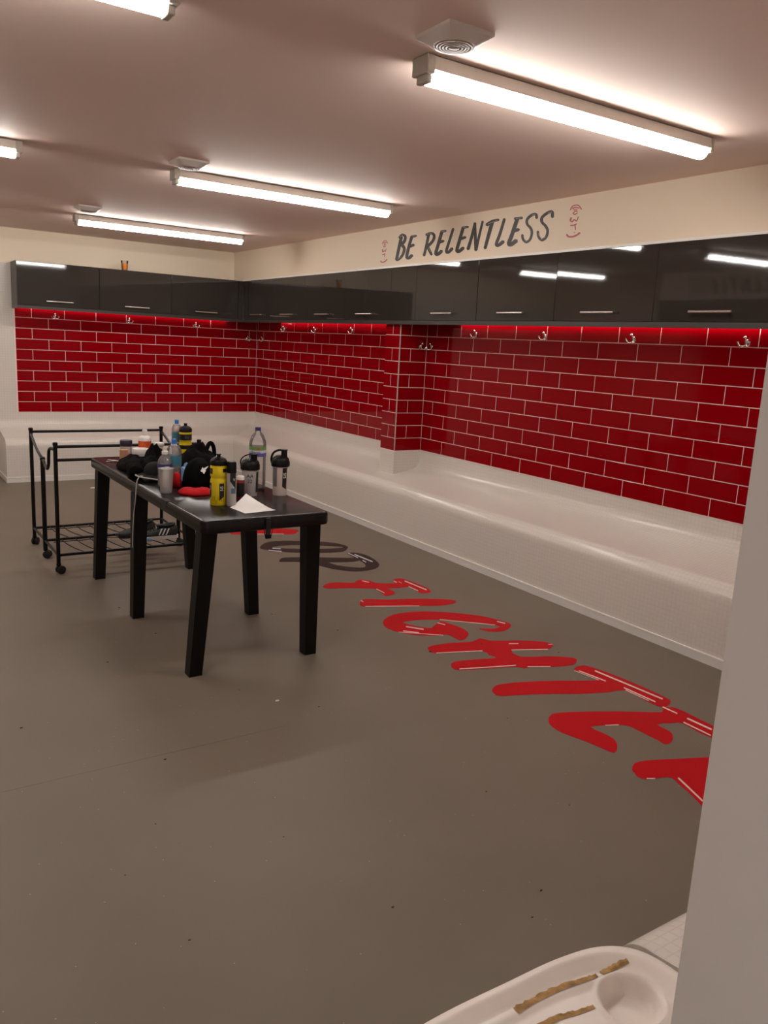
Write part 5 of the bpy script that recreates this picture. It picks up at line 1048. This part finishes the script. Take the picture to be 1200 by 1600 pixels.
# black and yellow banded bottle at the back
def banded_bottle(x, y, h, r, label):
    t = item('sports_bottle', x, y, label, 'bottle', 'sports bottles on the table')
    hb = h * 0.80
    MB().lathe([(r * 0.92, 0), (r, 0.006), (r, hb * 0.62), (r * 0.90, hb * 0.66), (r * 0.90, hb * 0.70), (r, hb * 0.74), (r, hb * 0.97), (r * 0.94, hb)], n=24).build('body', 'yellow_plastic', t, smooth=True, angle=50)
    c = MB().lathe([(r * 1.02, hb - 0.001), (r * 1.03, hb + 0.016), (r * 0.8, hb + 0.028), (r * 0.3, hb + 0.036)], n=24).build('lid', 'black_plastic', t, smooth=True, angle=50)
    MB().lathe([(r * 0.24, hb + 0.034), (r * 0.24, h - 0.006), (r * 0.30, h - 0.005), (r * 0.26, h)], n=14).build('spout', 'black_plastic', c, smooth=True, angle=50)
    for z0, z1 in ((0.48, 0.60), (0.75, 0.93)):
        MB().lathe([(r * 1.004, hb * z0), (r * 1.004, hb * z1)], n=24, cap=False).build('dark_band', 'print_black', t, smooth=True)
    a = cam_ang(x, y)
    for da in (-0.95, 0.75):
        cyl_patch(a + da, 0.022, 0.01, hb * 0.44, r * 1.006, 5).build('dark_panel', 'print_black', t)
    cyl_text('SiS', 0.022, r * 1.014, a + 0.25, hb * 0.84).build('lettering', 'window_grey', t)
    return t


banded_bottle(1.655, 4.690, 0.248, 0.0375, 'black and yellow banded sports bottle at the back of the table')


def shaker(x, y, h, r, label, body, loop_ang, extra=None):
    t = item('protein_shaker', x, y, label, 'shaker', 'shakers with black lids')
    a = cam_ang(x, y)
    hb = h * 0.68
    MB().lathe([(r * 0.82, 0), (r * 0.86, 0.004), (r * 0.98, hb * 0.96), (r * 1.0, hb)], n=28).build('cup', body, t, smooth=True, angle=50)
    lid = MB().lathe([(r * 1.10, hb - 0.010), (r * 1.12, hb - 0.006), (r * 1.12, hb + 0.012), (r * 1.04, hb + 0.020), (r * 0.98, hb + 0.030), (r * 0.80, hb + 0.036), (r * 0.5, hb + 0.044)], n=28).build('lid', 'black_plastic', t, smooth=True, angle=40)
    # tall spout block and carrying loop (across the view)
    sx, sy = math.cos(loop_ang), math.sin(loop_ang)
    m = MB()
    cx, cy = sx * r * 0.42, sy * r * 0.42
    m.lathe([(r * 0.40, hb + 0.026), (r * 0.36, hb + 0.05), (r * 0.36, h - 0.006), (r * 0.42, h - 0.004), (r * 0.40, h), (r * 0.2, h)], cx, cy, 16)
    m.build('spout', 'black_plastic', lid, smooth=True, angle=40)
    pts = catmull([(cx, cy, h - 0.006), (-sx * r * 0.2, -sy * r * 0.2, h - 0.004), (-sx * r * 0.85, -sy * r * 0.85, h - 0.018), (-sx * r * 1.12, -sy * r * 1.12, hb + 0.028), (-sx * r * 1.06, -sy * r * 1.06, hb + 0.004)], 4)
    MB().tube(pts, 0.0055 if extra != 'hand' else 0.003, 8).build('carry_loop', 'black_plastic', lid, smooth=True)
    R = lambda z: r * (0.86 + 0.13 * z / hb) * 1.012
    if extra == 'print':
        for da, mm in ((0.62, 'print_black'), (-0.75, 'window_grey')):
            p = cyl_patch(a + da, 0.026, hb * 0.22, hb * 0.90, R(hb * 0.6), 5)
            for i in range(6):
                q = p.v[i]; s = R(hb * 0.3) / R(hb * 0.6)
                p.v[i] = (q[0] * s, q[1] * s, hb * (0.30 - 0.10 * (i / 5)) if da > 0 else hb * 0.30)
            for i in range(6, 12):
                q = p.v[i]; s = R(hb * 0.92) / R(hb * 0.6)
                p.v[i] = (q[0] * s, q[1] * s, q[2])
            pp = p.build('print_panel', mm, t)
            if da > 0:
                cyl_text('SiS', 0.026, R(hb * 0.8), a + da, hb * 0.66, True).build('lettering', 'print_white', pp)
    else:
        cyl_text('AA', 0.026, R(hb * 0.8), a + 0.0, hb * 0.72).build('handwriting', 'print_black', t)
        cyl_text('22', 0.024, R(hb * 0.65), a + 0.0, hb * 0.54).build('handwriting', 'print_black', t)
        cyl_patch(a + 1.05, 0.020, hb * 0.15, hb * 0.86, R(hb * 0.9), 5).build('print_panel', 'print_black', t)
    return t


va = math.atan2(-math.sin(YAW), math.cos(YAW))      # direction to the right in the picture
shaker(1.771, 3.627, 0.231, 0.0415, 'pale pink protein shaker with black lid, rightmost thing on the table', 'smoke_plastic', va, 'print')
shaker(1.622, 3.660, 0.208, 0.0430, 'grey protein shaker with handwriting and black lid, behind the white paper', 'smoke_plastic_grey', va, 'hand')

# deodorant can
t = item('spray_can', 1.437, 3.450, 'slim grey and black spray can beside the yellow bottle', 'can')
MB().lathe([(0.0205, 0), (0.0225, 0.003), (0.0225, 0.150), (0.0205, 0.156)], n=20).build('body', 'can_grey', t, smooth=True, angle=50)
MB().lathe([(0.0220, 0.155), (0.0225, 0.158), (0.0215, 0.200), (0.0180, 0.207), (0.008, 0.207)], n=20).build('cap', 'black_plastic', t, smooth=True, angle=50)
a = cam_ang(1.437, 3.450)
p = cyl_patch(a + 0.35, 0.030, 0.085, 0.157, 0.0228, 6)
for i in range(7): p.v[i] = (p.v[i][0], p.v[i][1], 0.118 - 0.040 * (i / 6))
p.build('dark_panel', 'print_black', t)
p = cyl_patch(a + 0.45, 0.022, 0.060, 0.085, 0.0228, 6)
p.build('blue_panel', 'can_blue', t)
cyl_text('V', 0.018, 0.0231, a + 0.55, 0.125).build('lettering', 'print_white', t)
# dark red tube behind it
t = item('dark_tin', 1.545, 3.600, 'small dark red and black tin between spray can and grey shaker', 'tin')
MB().lathe([(0.019, 0), (0.020, 0.003), (0.020, 0.090), (0.018, 0.093)], n=18).build('body', 'can_red', t, smooth=True, angle=50)
MB().lathe([(0.0203, 0.012), (0.0203, 0.078)], n=18, cap=False).build('black_label', 'print_black', t, smooth=True)
MB().lathe([(0.0195, 0.093), (0.0195, 0.108), (0.017, 0.111)], n=18).build('lid', 'white_plastic', t, smooth=True, angle=50)


def water_bottle(x, y, h, r, label, bodymat, capmat, labels, neck=0.72, ribs=True, cap_h=0.018, capr=None, sport=False):
    t = item('water_bottle', x, y, label, 'bottle', 'plastic drink bottles on the table')
    capr = capr or r * 0.36
    pr = [(r * 0.80, 0.0), (r * 0.97, 0.008)]
    nz = h * neck
    zz = 0.02
    while zz < nz - 0.01:
        pr += [(r, zz), (r * (0.955 if ribs else 0.995), zz + 0.007)]
        zz += 0.014
    pr += [(r, nz), (r * 0.93, nz + (h - nz) * 0.25), (r * 0.70, nz + (h - nz) * 0.52), (capr * 1.05, h - cap_h - 0.006), (capr * 0.95, h - cap_h)]
    MB().lathe(pr, n=24).build('body', bodymat, t, smooth=True, angle=60)
    c = MB().lathe([(capr, h - cap_h), (capr * 1.02, h - cap_h + 0.002), (capr * 1.0, h - 0.001), (capr * 0.9, h)], n=18).build('cap', capmat, t, smooth=True, angle=50)
    if sport:
        MB().lathe([(capr * 1.25, h - cap_h - 0.010), (capr * 1.25, h - cap_h + 0.001)], n=18).build('collar', 'label_pale', t, smooth=True, angle=50)
    for z0, z1, mm in labels:
        MB().lathe([(r * 1.006, h * z0), (r * 1.006, h * z1)], n=24, cap=False).build('label', mm, t, smooth=True)
    return t


wb1 = water_bottle(1.719, 3.790, 0.325, 0.0440, 'large clear water bottle with violet cap and green label', 'clear_plastic', 'cap_navy',
                   ((0.545, 0.60, 'label_violet'), (0.60, 0.645, 'label_pale'), (0.645, 0.70, 'label_green')), neck=0.72, capr=0.0150)
a = cam_ang(1.719, 3.79)
cyl_text('uxton', 0.026, 0.0447, a - 0.35, 0.325 * 0.612).build('lettering', 'cap_navy', wb1)
cyl_patch(a + 0.1, 0.015, 0.325 * 0.655, 0.325 * 0.685, 0.0446, 4).build('label_sun', 'orange_label', wb1)
wb2 = water_bottle(1.300, 3.985, 0.187, 0.0370, 'squat clear bottle with white cap and navy label behind the plastic cup', 'clear_plastic', 'white_plastic', ((0.49, 0.655, 'label_navy'),), neck=0.66, cap_h=0.016, capr=0.0160)
cyl_patch(cam_ang(1.3, 3.985) + 0.30, 0.022, 0.187 * 0.53, 0.187 * 0.60, 0.0376, 5).build('label_mark', 'print_white', wb2)
water_bottle(1.378, 4.080, 0.234, 0.0385, 'clear bottle with blue sports cap and teal label in the middle of the table', 'clear_plastic', 'cap_blue', ((0.42, 0.64, 'label_teal'),), neck=0.70, cap_h=0.026, capr=0.0125, sport=True)
water_bottle(1.625, 4.760, 0.262, 0.0300, 'pink tinted bottle with blue cap at the back of the table', 'pink_clear', 'cap_blue', ((0.50, 0.72, 'label_teal'),), neck=0.76, cap_h=0.024, capr=0.0120, sport=True)

t = item('plastic_cup', 1.262, 3.852, 'translucent plastic cup with cloudy drink at the left edge of the table', 'cup')
MB().lathe([(0.0270, 0), (0.0280, 0.002), (0.0385, 0.118), (0.0395, 0.120), (0.0375, 0.118), (0.0265, 0.006)], n=24).build('wall', 'clear_cup', t, smooth=True, angle=60)
MB().lathe([(0.0268, 0.0065), (0.0288, 0.030)], n=24).build('drink', 'smoke_plastic', t, smooth=True, angle=50)

t = item('pump_bottle', 1.479, 4.920, 'white bottle with orange label at the far end of the table', 'bottle')
MB().lathe([(0.036, 0), (0.038, 0.004), (0.038, 0.128), (0.034, 0.142), (0.018, 0.150)], n=22).build('body', 'white_plastic', t, smooth=True, angle=50)
MB().lathe([(0.0384, 0.050), (0.0384, 0.118)], n=22, cap=False).build('label', 'orange_label', t, smooth=True)
MB().lathe([(0.0145, 0.150), (0.0150, 0.182), (0.0130, 0.187)], n=16).build('cap', 'white_plastic', t, smooth=True, angle=50)
cyl_text('1', 0.034, 0.0388, cam_ang(1.479, 4.92), 0.088).build('lettering', 'amber', t)

t = item('plastic_tub', 1.428, 4.830, 'round white lidded tub beside the copper tin', 'tub')
MB().lathe([(0.045, 0), (0.047, 0.004), (0.048, 0.055)], n=26).build('body', 'white_plastic', t, smooth=True, angle=50)
MB().lathe([(0.0515, 0.052), (0.0525, 0.056), (0.0525, 0.076), (0.049, 0.083)], n=26).build('lid', 'white_plastic', t, smooth=True, angle=50)
t = item('screw_jar', 1.383, 4.985, 'clear jar with dark purple screw lid at the far end of the table', 'jar')
MB().lathe([(0.033, 0), (0.035, 0.004), (0.035, 0.082)], n=22).build('glass', 'clear_cup', t, smooth=True, angle=50)
MB().lathe([(0.0365, 0.080), (0.0372, 0.083), (0.0372, 0.110), (0.034, 0.116)], n=22).build('lid', 'cap_purple', t, smooth=True, angle=50)
t = item('copper_tin', 1.337, 4.860, 'small copper coloured tin in front of the purple lidded jar', 'tin')
MB().lathe([(0.0265, 0), (0.0270, 0.002), (0.0270, 0.070), (0.0250, 0.075)], n=22).build('body', 'copper_tin', t, smooth=True, angle=50)
MB().lathe([(0.0273, 0.066), (0.0273, 0.072)], n=22, cap=False).build('rim', 'copper_tin', t, smooth=True)
t = item('lidded_bottle', 1.525, 4.790, 'white bottle with wide flat lid peeking over the black jacket', 'bottle')
MB().lathe([(0.022, 0.0), (0.024, 0.004), (0.024, 0.080), (0.020, 0.104)], n=20).build('body', 'white_plastic', t, smooth=True, angle=50)
MB().lathe([(0.028, 0.103), (0.031, 0.106), (0.031, 0.117), (0.028, 0.122)], n=20).build('lid', 'white_plastic', t, smooth=True, angle=50)

# keys
t = item('key_bunch', 1.300, 4.880, 'bunch of small shiny keys at the far left corner of the table', 'keys')
MB().tube([(0.012 * math.cos(2 * PI * k / 14), 0.012 * math.sin(2 * PI * k / 14), 0.004) for k in range(14)], 0.0014, 6, closed=True).build('ring', 'chrome', t, smooth=True)
for ang in (0.3, 2.2, 3.4, 4.6):
    k_ = MB()
    d = Vector((math.cos(ang), math.sin(ang), 0)) * 1.2; s_ = Vector((-d.y, d.x, 0))
    out = [(0.010, -0.009), (0.026, -0.009), (0.028, -0.003), (0.058, -0.003), (0.060, 0), (0.056, 0.004), (0.048, 0.003), (0.044, 0.0045), (0.028, 0.003), (0.026, 0.009), (0.010, 0.009)]
    k_.poly(out, lambda u, v, h: tuple(d * u + s_ * v + Vector((0, 0, 0.002 + h + ang * 0.0012))), 0.0018)
    k_.build('key', 'shiny_key', t)

# paper sheet with a lifted corner
t = item('paper_sheet', 1.50, 3.42, 'white sheet of paper lying on the near end of the table', 'paper')
rows = []
A, B_, C_, D_ = Vector((1.413, 3.411, 0)), Vector((1.426, 3.263, 0)), Vector((1.587, 3.286, 0)), Vector((1.535, 3.505, 0.0))
for i in range(9):
    u = i / 8
    row = []
    for j in range(9):
        v = j / 8
        p = (A * (1 - u) + B_ * u) * (1 - v) + (D_ * (1 - u) + C_ * u) * v
        lift = 0.048 * max(0, (1 - u) * v - 0.12) ** 1.3 + 0.004 * math.sin(PI * u) * math.sin(PI * v)
        row.append((p.x - 1.50, p.y - 3.42, 0.0012 + lift))
    rows.append(row)
m = MB(); m.grid(rows); m.grid([[(p[0], p[1], p[2] - 0.0006) for p in r] for r in rows])
m.build('sheet', 'paper', t, smooth=True)


# ------------------------------------------------------------------ clothes
def heap(mb, cx, cy, rx, ry, h, seed, n=40, rings=16, rot=0.0, fold=0.35, freq=9.0, power=2.2):
    """crumpled cloth lump resting on z=0"""
    rows = []
    sv = Vector((seed * 3.7, seed * 1.3, seed * 2.1))
    for i in range(rings + 1):
        f_ = i / rings
        row = []
        for k in range(n):
            a = 2 * PI * k / n
            wob = 1 + 0.16 * noise.noise(Vector((math.cos(a) * 1.3, math.sin(a) * 1.3, 0)) + sv) + 0.05 * noise.noise(Vector((math.cos(a) * 4, math.sin(a) * 4, 1)) + sv)
            rr = f_ * wob
            x = rr * rx * math.cos(a); y = rr * ry * math.sin(a)
            base = h * max(0.0, 1 - f_ ** power) ** 0.55
            nz = noise.noise(Vector((x * freq, y * freq, 0)) + sv)
            rg = 1 - abs(noise.noise(Vector((x * freq * 1.7, y * freq * 1.1, 3)) + sv)) * 2
            z = base * (1 + fold * 0.8 * nz + fold * 0.45 * (rg - 0.5))
            z = max(z, 0.0025 if f_ > 0.97 else 0.006)
            X = x * math.cos(rot) - y * math.sin(rot); Y = x * math.sin(rot) + y * math.cos(rot)
            row.append((cx + X, cy + Y, z))
        rows.append(row)
    mb.grid(rows, closed_u=True)
    mb.f.append(tuple(len(mb.v) - n + k for k in range(n)))
    return mb


t = item('black_jacket', 1.335, 4.48, 'crumpled black jacket hanging to the left table edge', 'clothing')
heap(MB(), 0.015, 0.08, 0.120, 0.215, 0.066, 1, rot=0.10, fold=0.6, freq=14).build('body', 'black_cloth', t, smooth=True)
heap(MB(), 0.105, 0.12, 0.062, 0.10, 0.118, 2, fold=0.45, freq=16).build('hood', 'black_cloth', t, smooth=True)
sl = MB()
pts = catmull([(-0.04, 0.02, 0.040), (-0.075, -0.10, 0.040), (-0.098, -0.17, 0.038), (-0.100, -0.24, 0.034)], 4)
sl.tube(pts, [0.042 + 0.005 * math.sin(i * 1.9) - 0.0009 * i for i in range(len(pts))], 14)
sl.v = [(x + 0.012 * noise.noise(Vector((x * 22, y * 22, z * 22))), y, max(z + 0.014 * noise.noise(Vector((y * 25, z * 25, x * 25 + 4))), 0.002)) for x, y, z in sl.v]
sl.build('sleeve', 'black_cloth', t, smooth=True)

t = item('peaked_cap', 1.325, 4.215, 'dark grey cap with pale edged peak lying beside the black jacket', 'cap', z=ZT + 0.024)
MB().lathe([(0.062, -0.004), (0.065, 0.012), (0.062, 0.036), (0.050, 0.056), (0.030, 0.068), (0.006, 0.071)], n=26).build('crown', 'charcoal_cloth', t, smooth=True, angle=60)
t.rotation_euler = (0.05, 0.03, 0)
bd = cam_ang(1.335, 4.205) - 0.75
rows = []
for i in range(5):
    f_ = i / 4
    rows.append([((0.066 + 0.046 * f_ * math.cos(q * 0.85)) * math.cos(bd + q), (0.066 + 0.046 * f_ * math.cos(q * 0.85)) * math.sin(bd + q), 0.012 - 0.008 * f_ ** 2 - 0.010 * (q / 1.0) ** 2 * f_) for q in [-1.05 + 2.1 * k / 14 for k in range(15)]])
m = MB(); m.grid(rows); m.grid([[(p[0], p[1], p[2] - 0.004) for p in r] for r in rows])
pk = m.build('peak', 'charcoal_cloth', t, smooth=True)
MB().tube(rows[-1], 0.0042, 6).build('peak_edge', 'brim_grey', pk, smooth=True)

t = item('black_bag', 1.455, 3.950, 'black drawstring bag with a white logo in the middle of the table', 'bag')
heap(MB(), 0.012, 0.0, 0.078, 0.092, 0.140, 5, fold=0.20, power=3.2, rot=-0.2).build('body', 'black_cloth', t, smooth=True)
lg = MB()
ld = cam_ang(1.455, 3.95)
ux, uy = math.cos(va), math.sin(va)
fx, fy = math.cos(ld), math.sin(ld)
for pts in ([(0.018, 0.098), (0.030, 0.094), (0.052, 0.116), (0.058, 0.124), (0.044, 0.118), (0.034, 0.112), (0.028, 0.118), (0.024, 0.110)], [(0.030, 0.092), (0.036, 0.086), (0.046, 0.104), (0.040, 0.106)]):
    lg.poly(pts, lambda u, v, h: (ux * u + fx * (0.094 + h - (v - 0.098) * 0.62), uy * u + fy * (0.094 + h - (v - 0.098) * 0.62), v), 0.0015)
lg.build('logo', 'print_white', t)
t = item('black_sweater', 1.635, 4.420, 'black sweater heap behind the bag with a standing loop', 'clothing')
heap(MB(), 0.0, 0.0, 0.125, 0.22, 0.125, 8, rot=0.1, fold=0.5, freq=13).build('body', 'black_cloth', t, smooth=True)
MB().tube(catmull([(0.03, -0.02, 0.09), (0.06, 0.0, 0.15), (0.085, 0.02, 0.160), (0.105, 0.03, 0.13), (0.110, 0.03, 0.08)], 4), 0.012, 8).build('loop', 'black_cloth', t, smooth=True)

t = item('red_cloth', 1.385, 3.775, 'bright red folded cloth sticking out under the black bag', 'cloth')
heap(MB(), 0.0, 0.0, 0.088, 0.070, 0.026, 11, fold=0.5, freq=16, power=5, rot=-0.5).build('fold', 'red_cloth', t, smooth=True)
t = item('red_pouch', 1.362, 3.985, 'small crimson pouch behind the plastic cup', 'pouch')
heap(MB(), 0.0, 0.0, 0.021, 0.035, 0.075, 13, fold=0.15, power=4).build('body', 'red_cloth', t, smooth=True)
t = item('blue_wrapper', 1.462, 4.150, 'crumpled light blue plastic wrapper beside the bag', 'wrapper')
heap(MB(), 0.0, 0.0, 0.036, 0.050, 0.085, 17, fold=0.7, freq=30).build('film', 'wrapper_blue', t)

cd = MB().tube(catmull([(1.226, 4.120, 0.775), (1.206, 4.100, 0.778), (1.190, 4.088, 0.762), (1.182, 4.084, 0.730), (1.177, 4.085, 0.66), (1.172, 4.100, 0.58), (1.168, 4.108, 0.48), (1.166, 4.112, 0.40)], 6), 0.0026, 8).build('white_cord', 'white_cord', None, smooth=True)
tag(cd, 'thin white cord hanging off the left table edge along the leg', 'cord')

# orange drink left on the back cabinets
t = item('drink_cup', 2.420, 8.690, 'small clear cup of orange drink on top of the back cabinets', 'cup', z=ZCT)
MB().lathe([(0.026, 0), (0.028, 0.002), (0.037, 0.095), (0.038, 0.097), (0.036, 0.095), (0.026, 0.005)], n=20).build('wall', 'cup_clear', t, smooth=True, angle=60)
MB().lathe([(0.0262, 0.006), (0.0330, 0.068)], n=20).build('drink', 'orange_drink', t, smooth=True, angle=50)

# ================================================================== MOULDED TRAY TABLE BY THE DOORWAY
tt = thing('moulded_tray_table', 'worn white moulded plastic tray with round recess at the bottom right', 'tray table', (0.80, 0.615, 0))
TZ = 0.470
oc = [(-0.26, 0.215), (-0.10, 0.228), (0.05, 0.226), (0.17, 0.222), (0.26, 0.205), (0.315, 0.165), (0.335, 0.10), (0.33, 0.0), (0.315, -0.10), (0.28, -0.20), (0.20, -0.235), (0.0, -0.24), (-0.20, -0.24), (-0.30, -0.20), (-0.325, -0.08), (-0.33, 0.06), (-0.315, 0.17)]
ocs = [p for p in catmull([(x, y, 0) for x, y in oc] + [(oc[0][0], oc[0][1], 0)], 14)][:-1]
RC = (0.213, 0.093)


def tray_z(x, y, f_):
    z = TZ - 0.010
    # raised soft rim
    z += 0.012 * max(0, min(1, (f_ - 0.80) / 0.10)) - 0.016 * max(0, (f_ - 0.93) / 0.07) ** 2
    d = math.hypot(x - RC[0], (y - RC[1]))
    k = max(0, min(1, (0.052 - d) / 0.014))
    z -= 0.026 * k * k * (3 - 2 * k)
    if d < 0.062: z += 0.003 * max(0, 1 - abs(d - 0.056) / 0.006)
    # shallow inner basin
    k = max(0, min(1, (0.74 - f_) / 0.05))
    z -= 0.004 * k
    return z


rows = []
for i in range(61):
    f_ = i / 60
    rows.append([(p.x * f_, p.y * f_, tray_z(p.x * f_, p.y * f_, f_)) for p in ocs])
for dz, s in ((0.020, 1.006), (0.050, 1.004), (0.060, 0.985)):
    rows.append([(p.x * s, p.y * s, TZ - 0.012 - dz) for p in ocs])
m = MB(); m.grid(rows, closed_u=True)
m.f.append(tuple(len(m.v) - len(ocs) + k for k in range(len(ocs))))
m.build('tray', 'tray_plastic', tt, smooth=True, angle=50)


def tray_f(x, y):
    a = math.atan2(y, x)
    b = min(ocs, key=lambda p: abs(math.atan2(math.sin(math.atan2(p.y, p.x) - a), math.cos(math.atan2(p.y, p.x) - a))))
    return math.hypot(x, y) / math.hypot(b.x, b.y)


def ribbon(pts, wds, name, mm, dz=0.0012):
    P = catmull([(x, y, 0) for x, y in pts], 8)
    rr = random.Random(len(pts) * 7 + int(abs(pts[0][0]) * 1000))
    ra, rb = [], []
    for i, p in enumerate(P):
        d = (P[min(i + 1, len(P) - 1)] - P[max(i - 1, 0)]).normalized()
        nn = Vector((-d.y, d.x, 0))
        f_ = i / (len(P) - 1)
        wd = wds[0] + (wds[1] - wds[0]) * f_
        j = rr.uniform(0.55, 1.25)
        for lst, s in ((ra, j), (rb, -1.0)):
            q = p + nn * (wd / 2 * s)
            lst.append((q.x, q.y, tray_z(q.x, q.y, tray_f(q.x, q.y)) + dz))
    m = MB(); m.grid([ra, [((a[0] + b[0]) / 2, (a[1] + b[1]) / 2, max(a[2], b[2])) for a, b in zip(ra, rb)], rb])
    m.build(name, mm, tt)


ribbon([(0.028, 0.172), (0.075, 0.173), (0.125, 0.170), (0.170, 0.163), (0.202, 0.158)], (0.014, 0.008), 'worn_strip', 'tray_worn')
ribbon([(0.212, 0.157), (0.240, 0.154), (0.268, 0.149)], (0.010, 0.010), 'worn_strip', 'tray_worn')
ribbon([(-0.02, 0.118), (0.03, 0.130), (0.08, 0.130), (0.115, 0.122), (0.150, 0.116)], (0.016, 0.007), 'worn_strip', 'tray_worn')
for x, y in ((-0.24, -0.16), (0.22, -0.16), (-0.24, 0.14), (0.22, 0.12)):
    MB().frustum((x * 1.08, y * 1.08, 0.0), (0.018, 0.018), (x, y, TZ - 0.070), (0.024, 0.024)).build('leg', 'tray_plastic', tt)

# ================================================================== BITS ON THE FLOOR
db = MB()
rd = random.Random(21)
spots = [(0.851, 2.62, 0.007), (1.138, 1.569, 0.006), (1.154, 4.34, 0.008), (1.21, 3.87, 0.006), (1.873, 3.895, 0.006), (0.70, 2.25, 0.004), (0.55, 2.05, 0.004), (1.55, 2.75, 0.005), (2.08, 3.52, 0.006), (1.32, 3.05, 0.005), (2.62, 3.15, 0.006), (2.66, 3.02, 0.006), (2.95, 2.75, 0.005), (1.02, 2.0, 0.004), (0.62, 1.72, 0.004), (1.75, 1.9, 0.005), (1.95, 1.7, 0.004), (2.2, 2.3, 0.005), (1.45, 1.35, 0.005), (1.55, 1.42, 0.006), (0.45, 3.1, 0.006), (0.9, 3.6, 0.006), (2.35, 3.05, 0.010)]
for x, y, s in spots:
    pts = []
    for k in range(6):
        a = 2 * PI * k / 6
        q = s * 0.6 * rd.uniform(0.5, 1.2)
        pts.append((x + q * math.cos(a) * 1.4, y + q * math.sin(a) * 0.8))
    db.poly(pts, lambda u, v, h: (u, v, 0.0004 + h), s * 0.35)
o = db.build('floor_grit', 'debris_dark')
o['kind'] = 'stuff'
tag(o, 'tiny dark crumbs of dirt scattered over the floor', 'dirt')
for x, y, s, lb in ((1.420, 2.881, 0.010, 'tiny white paper scrap on the open floor in front of the table'), (1.90, 7.98, 0.040, 'white scrap of tape on the floor below the back bench')):
    sc = MB().poly([(-s, -s * 0.5), (s * 0.2, -s * 0.6), (s, -s * 0.1), (s * 0.5, s * 0.5), (-s * 0.7, s * 0.4)], lambda u, v, h: (u, v, 0.0004 + h * (1 + u * 20)), 0.0015).build('paper_scrap', 'scrap_white')
    sc.location = (x, y, 0)
    tag(sc, lb, 'scrap')
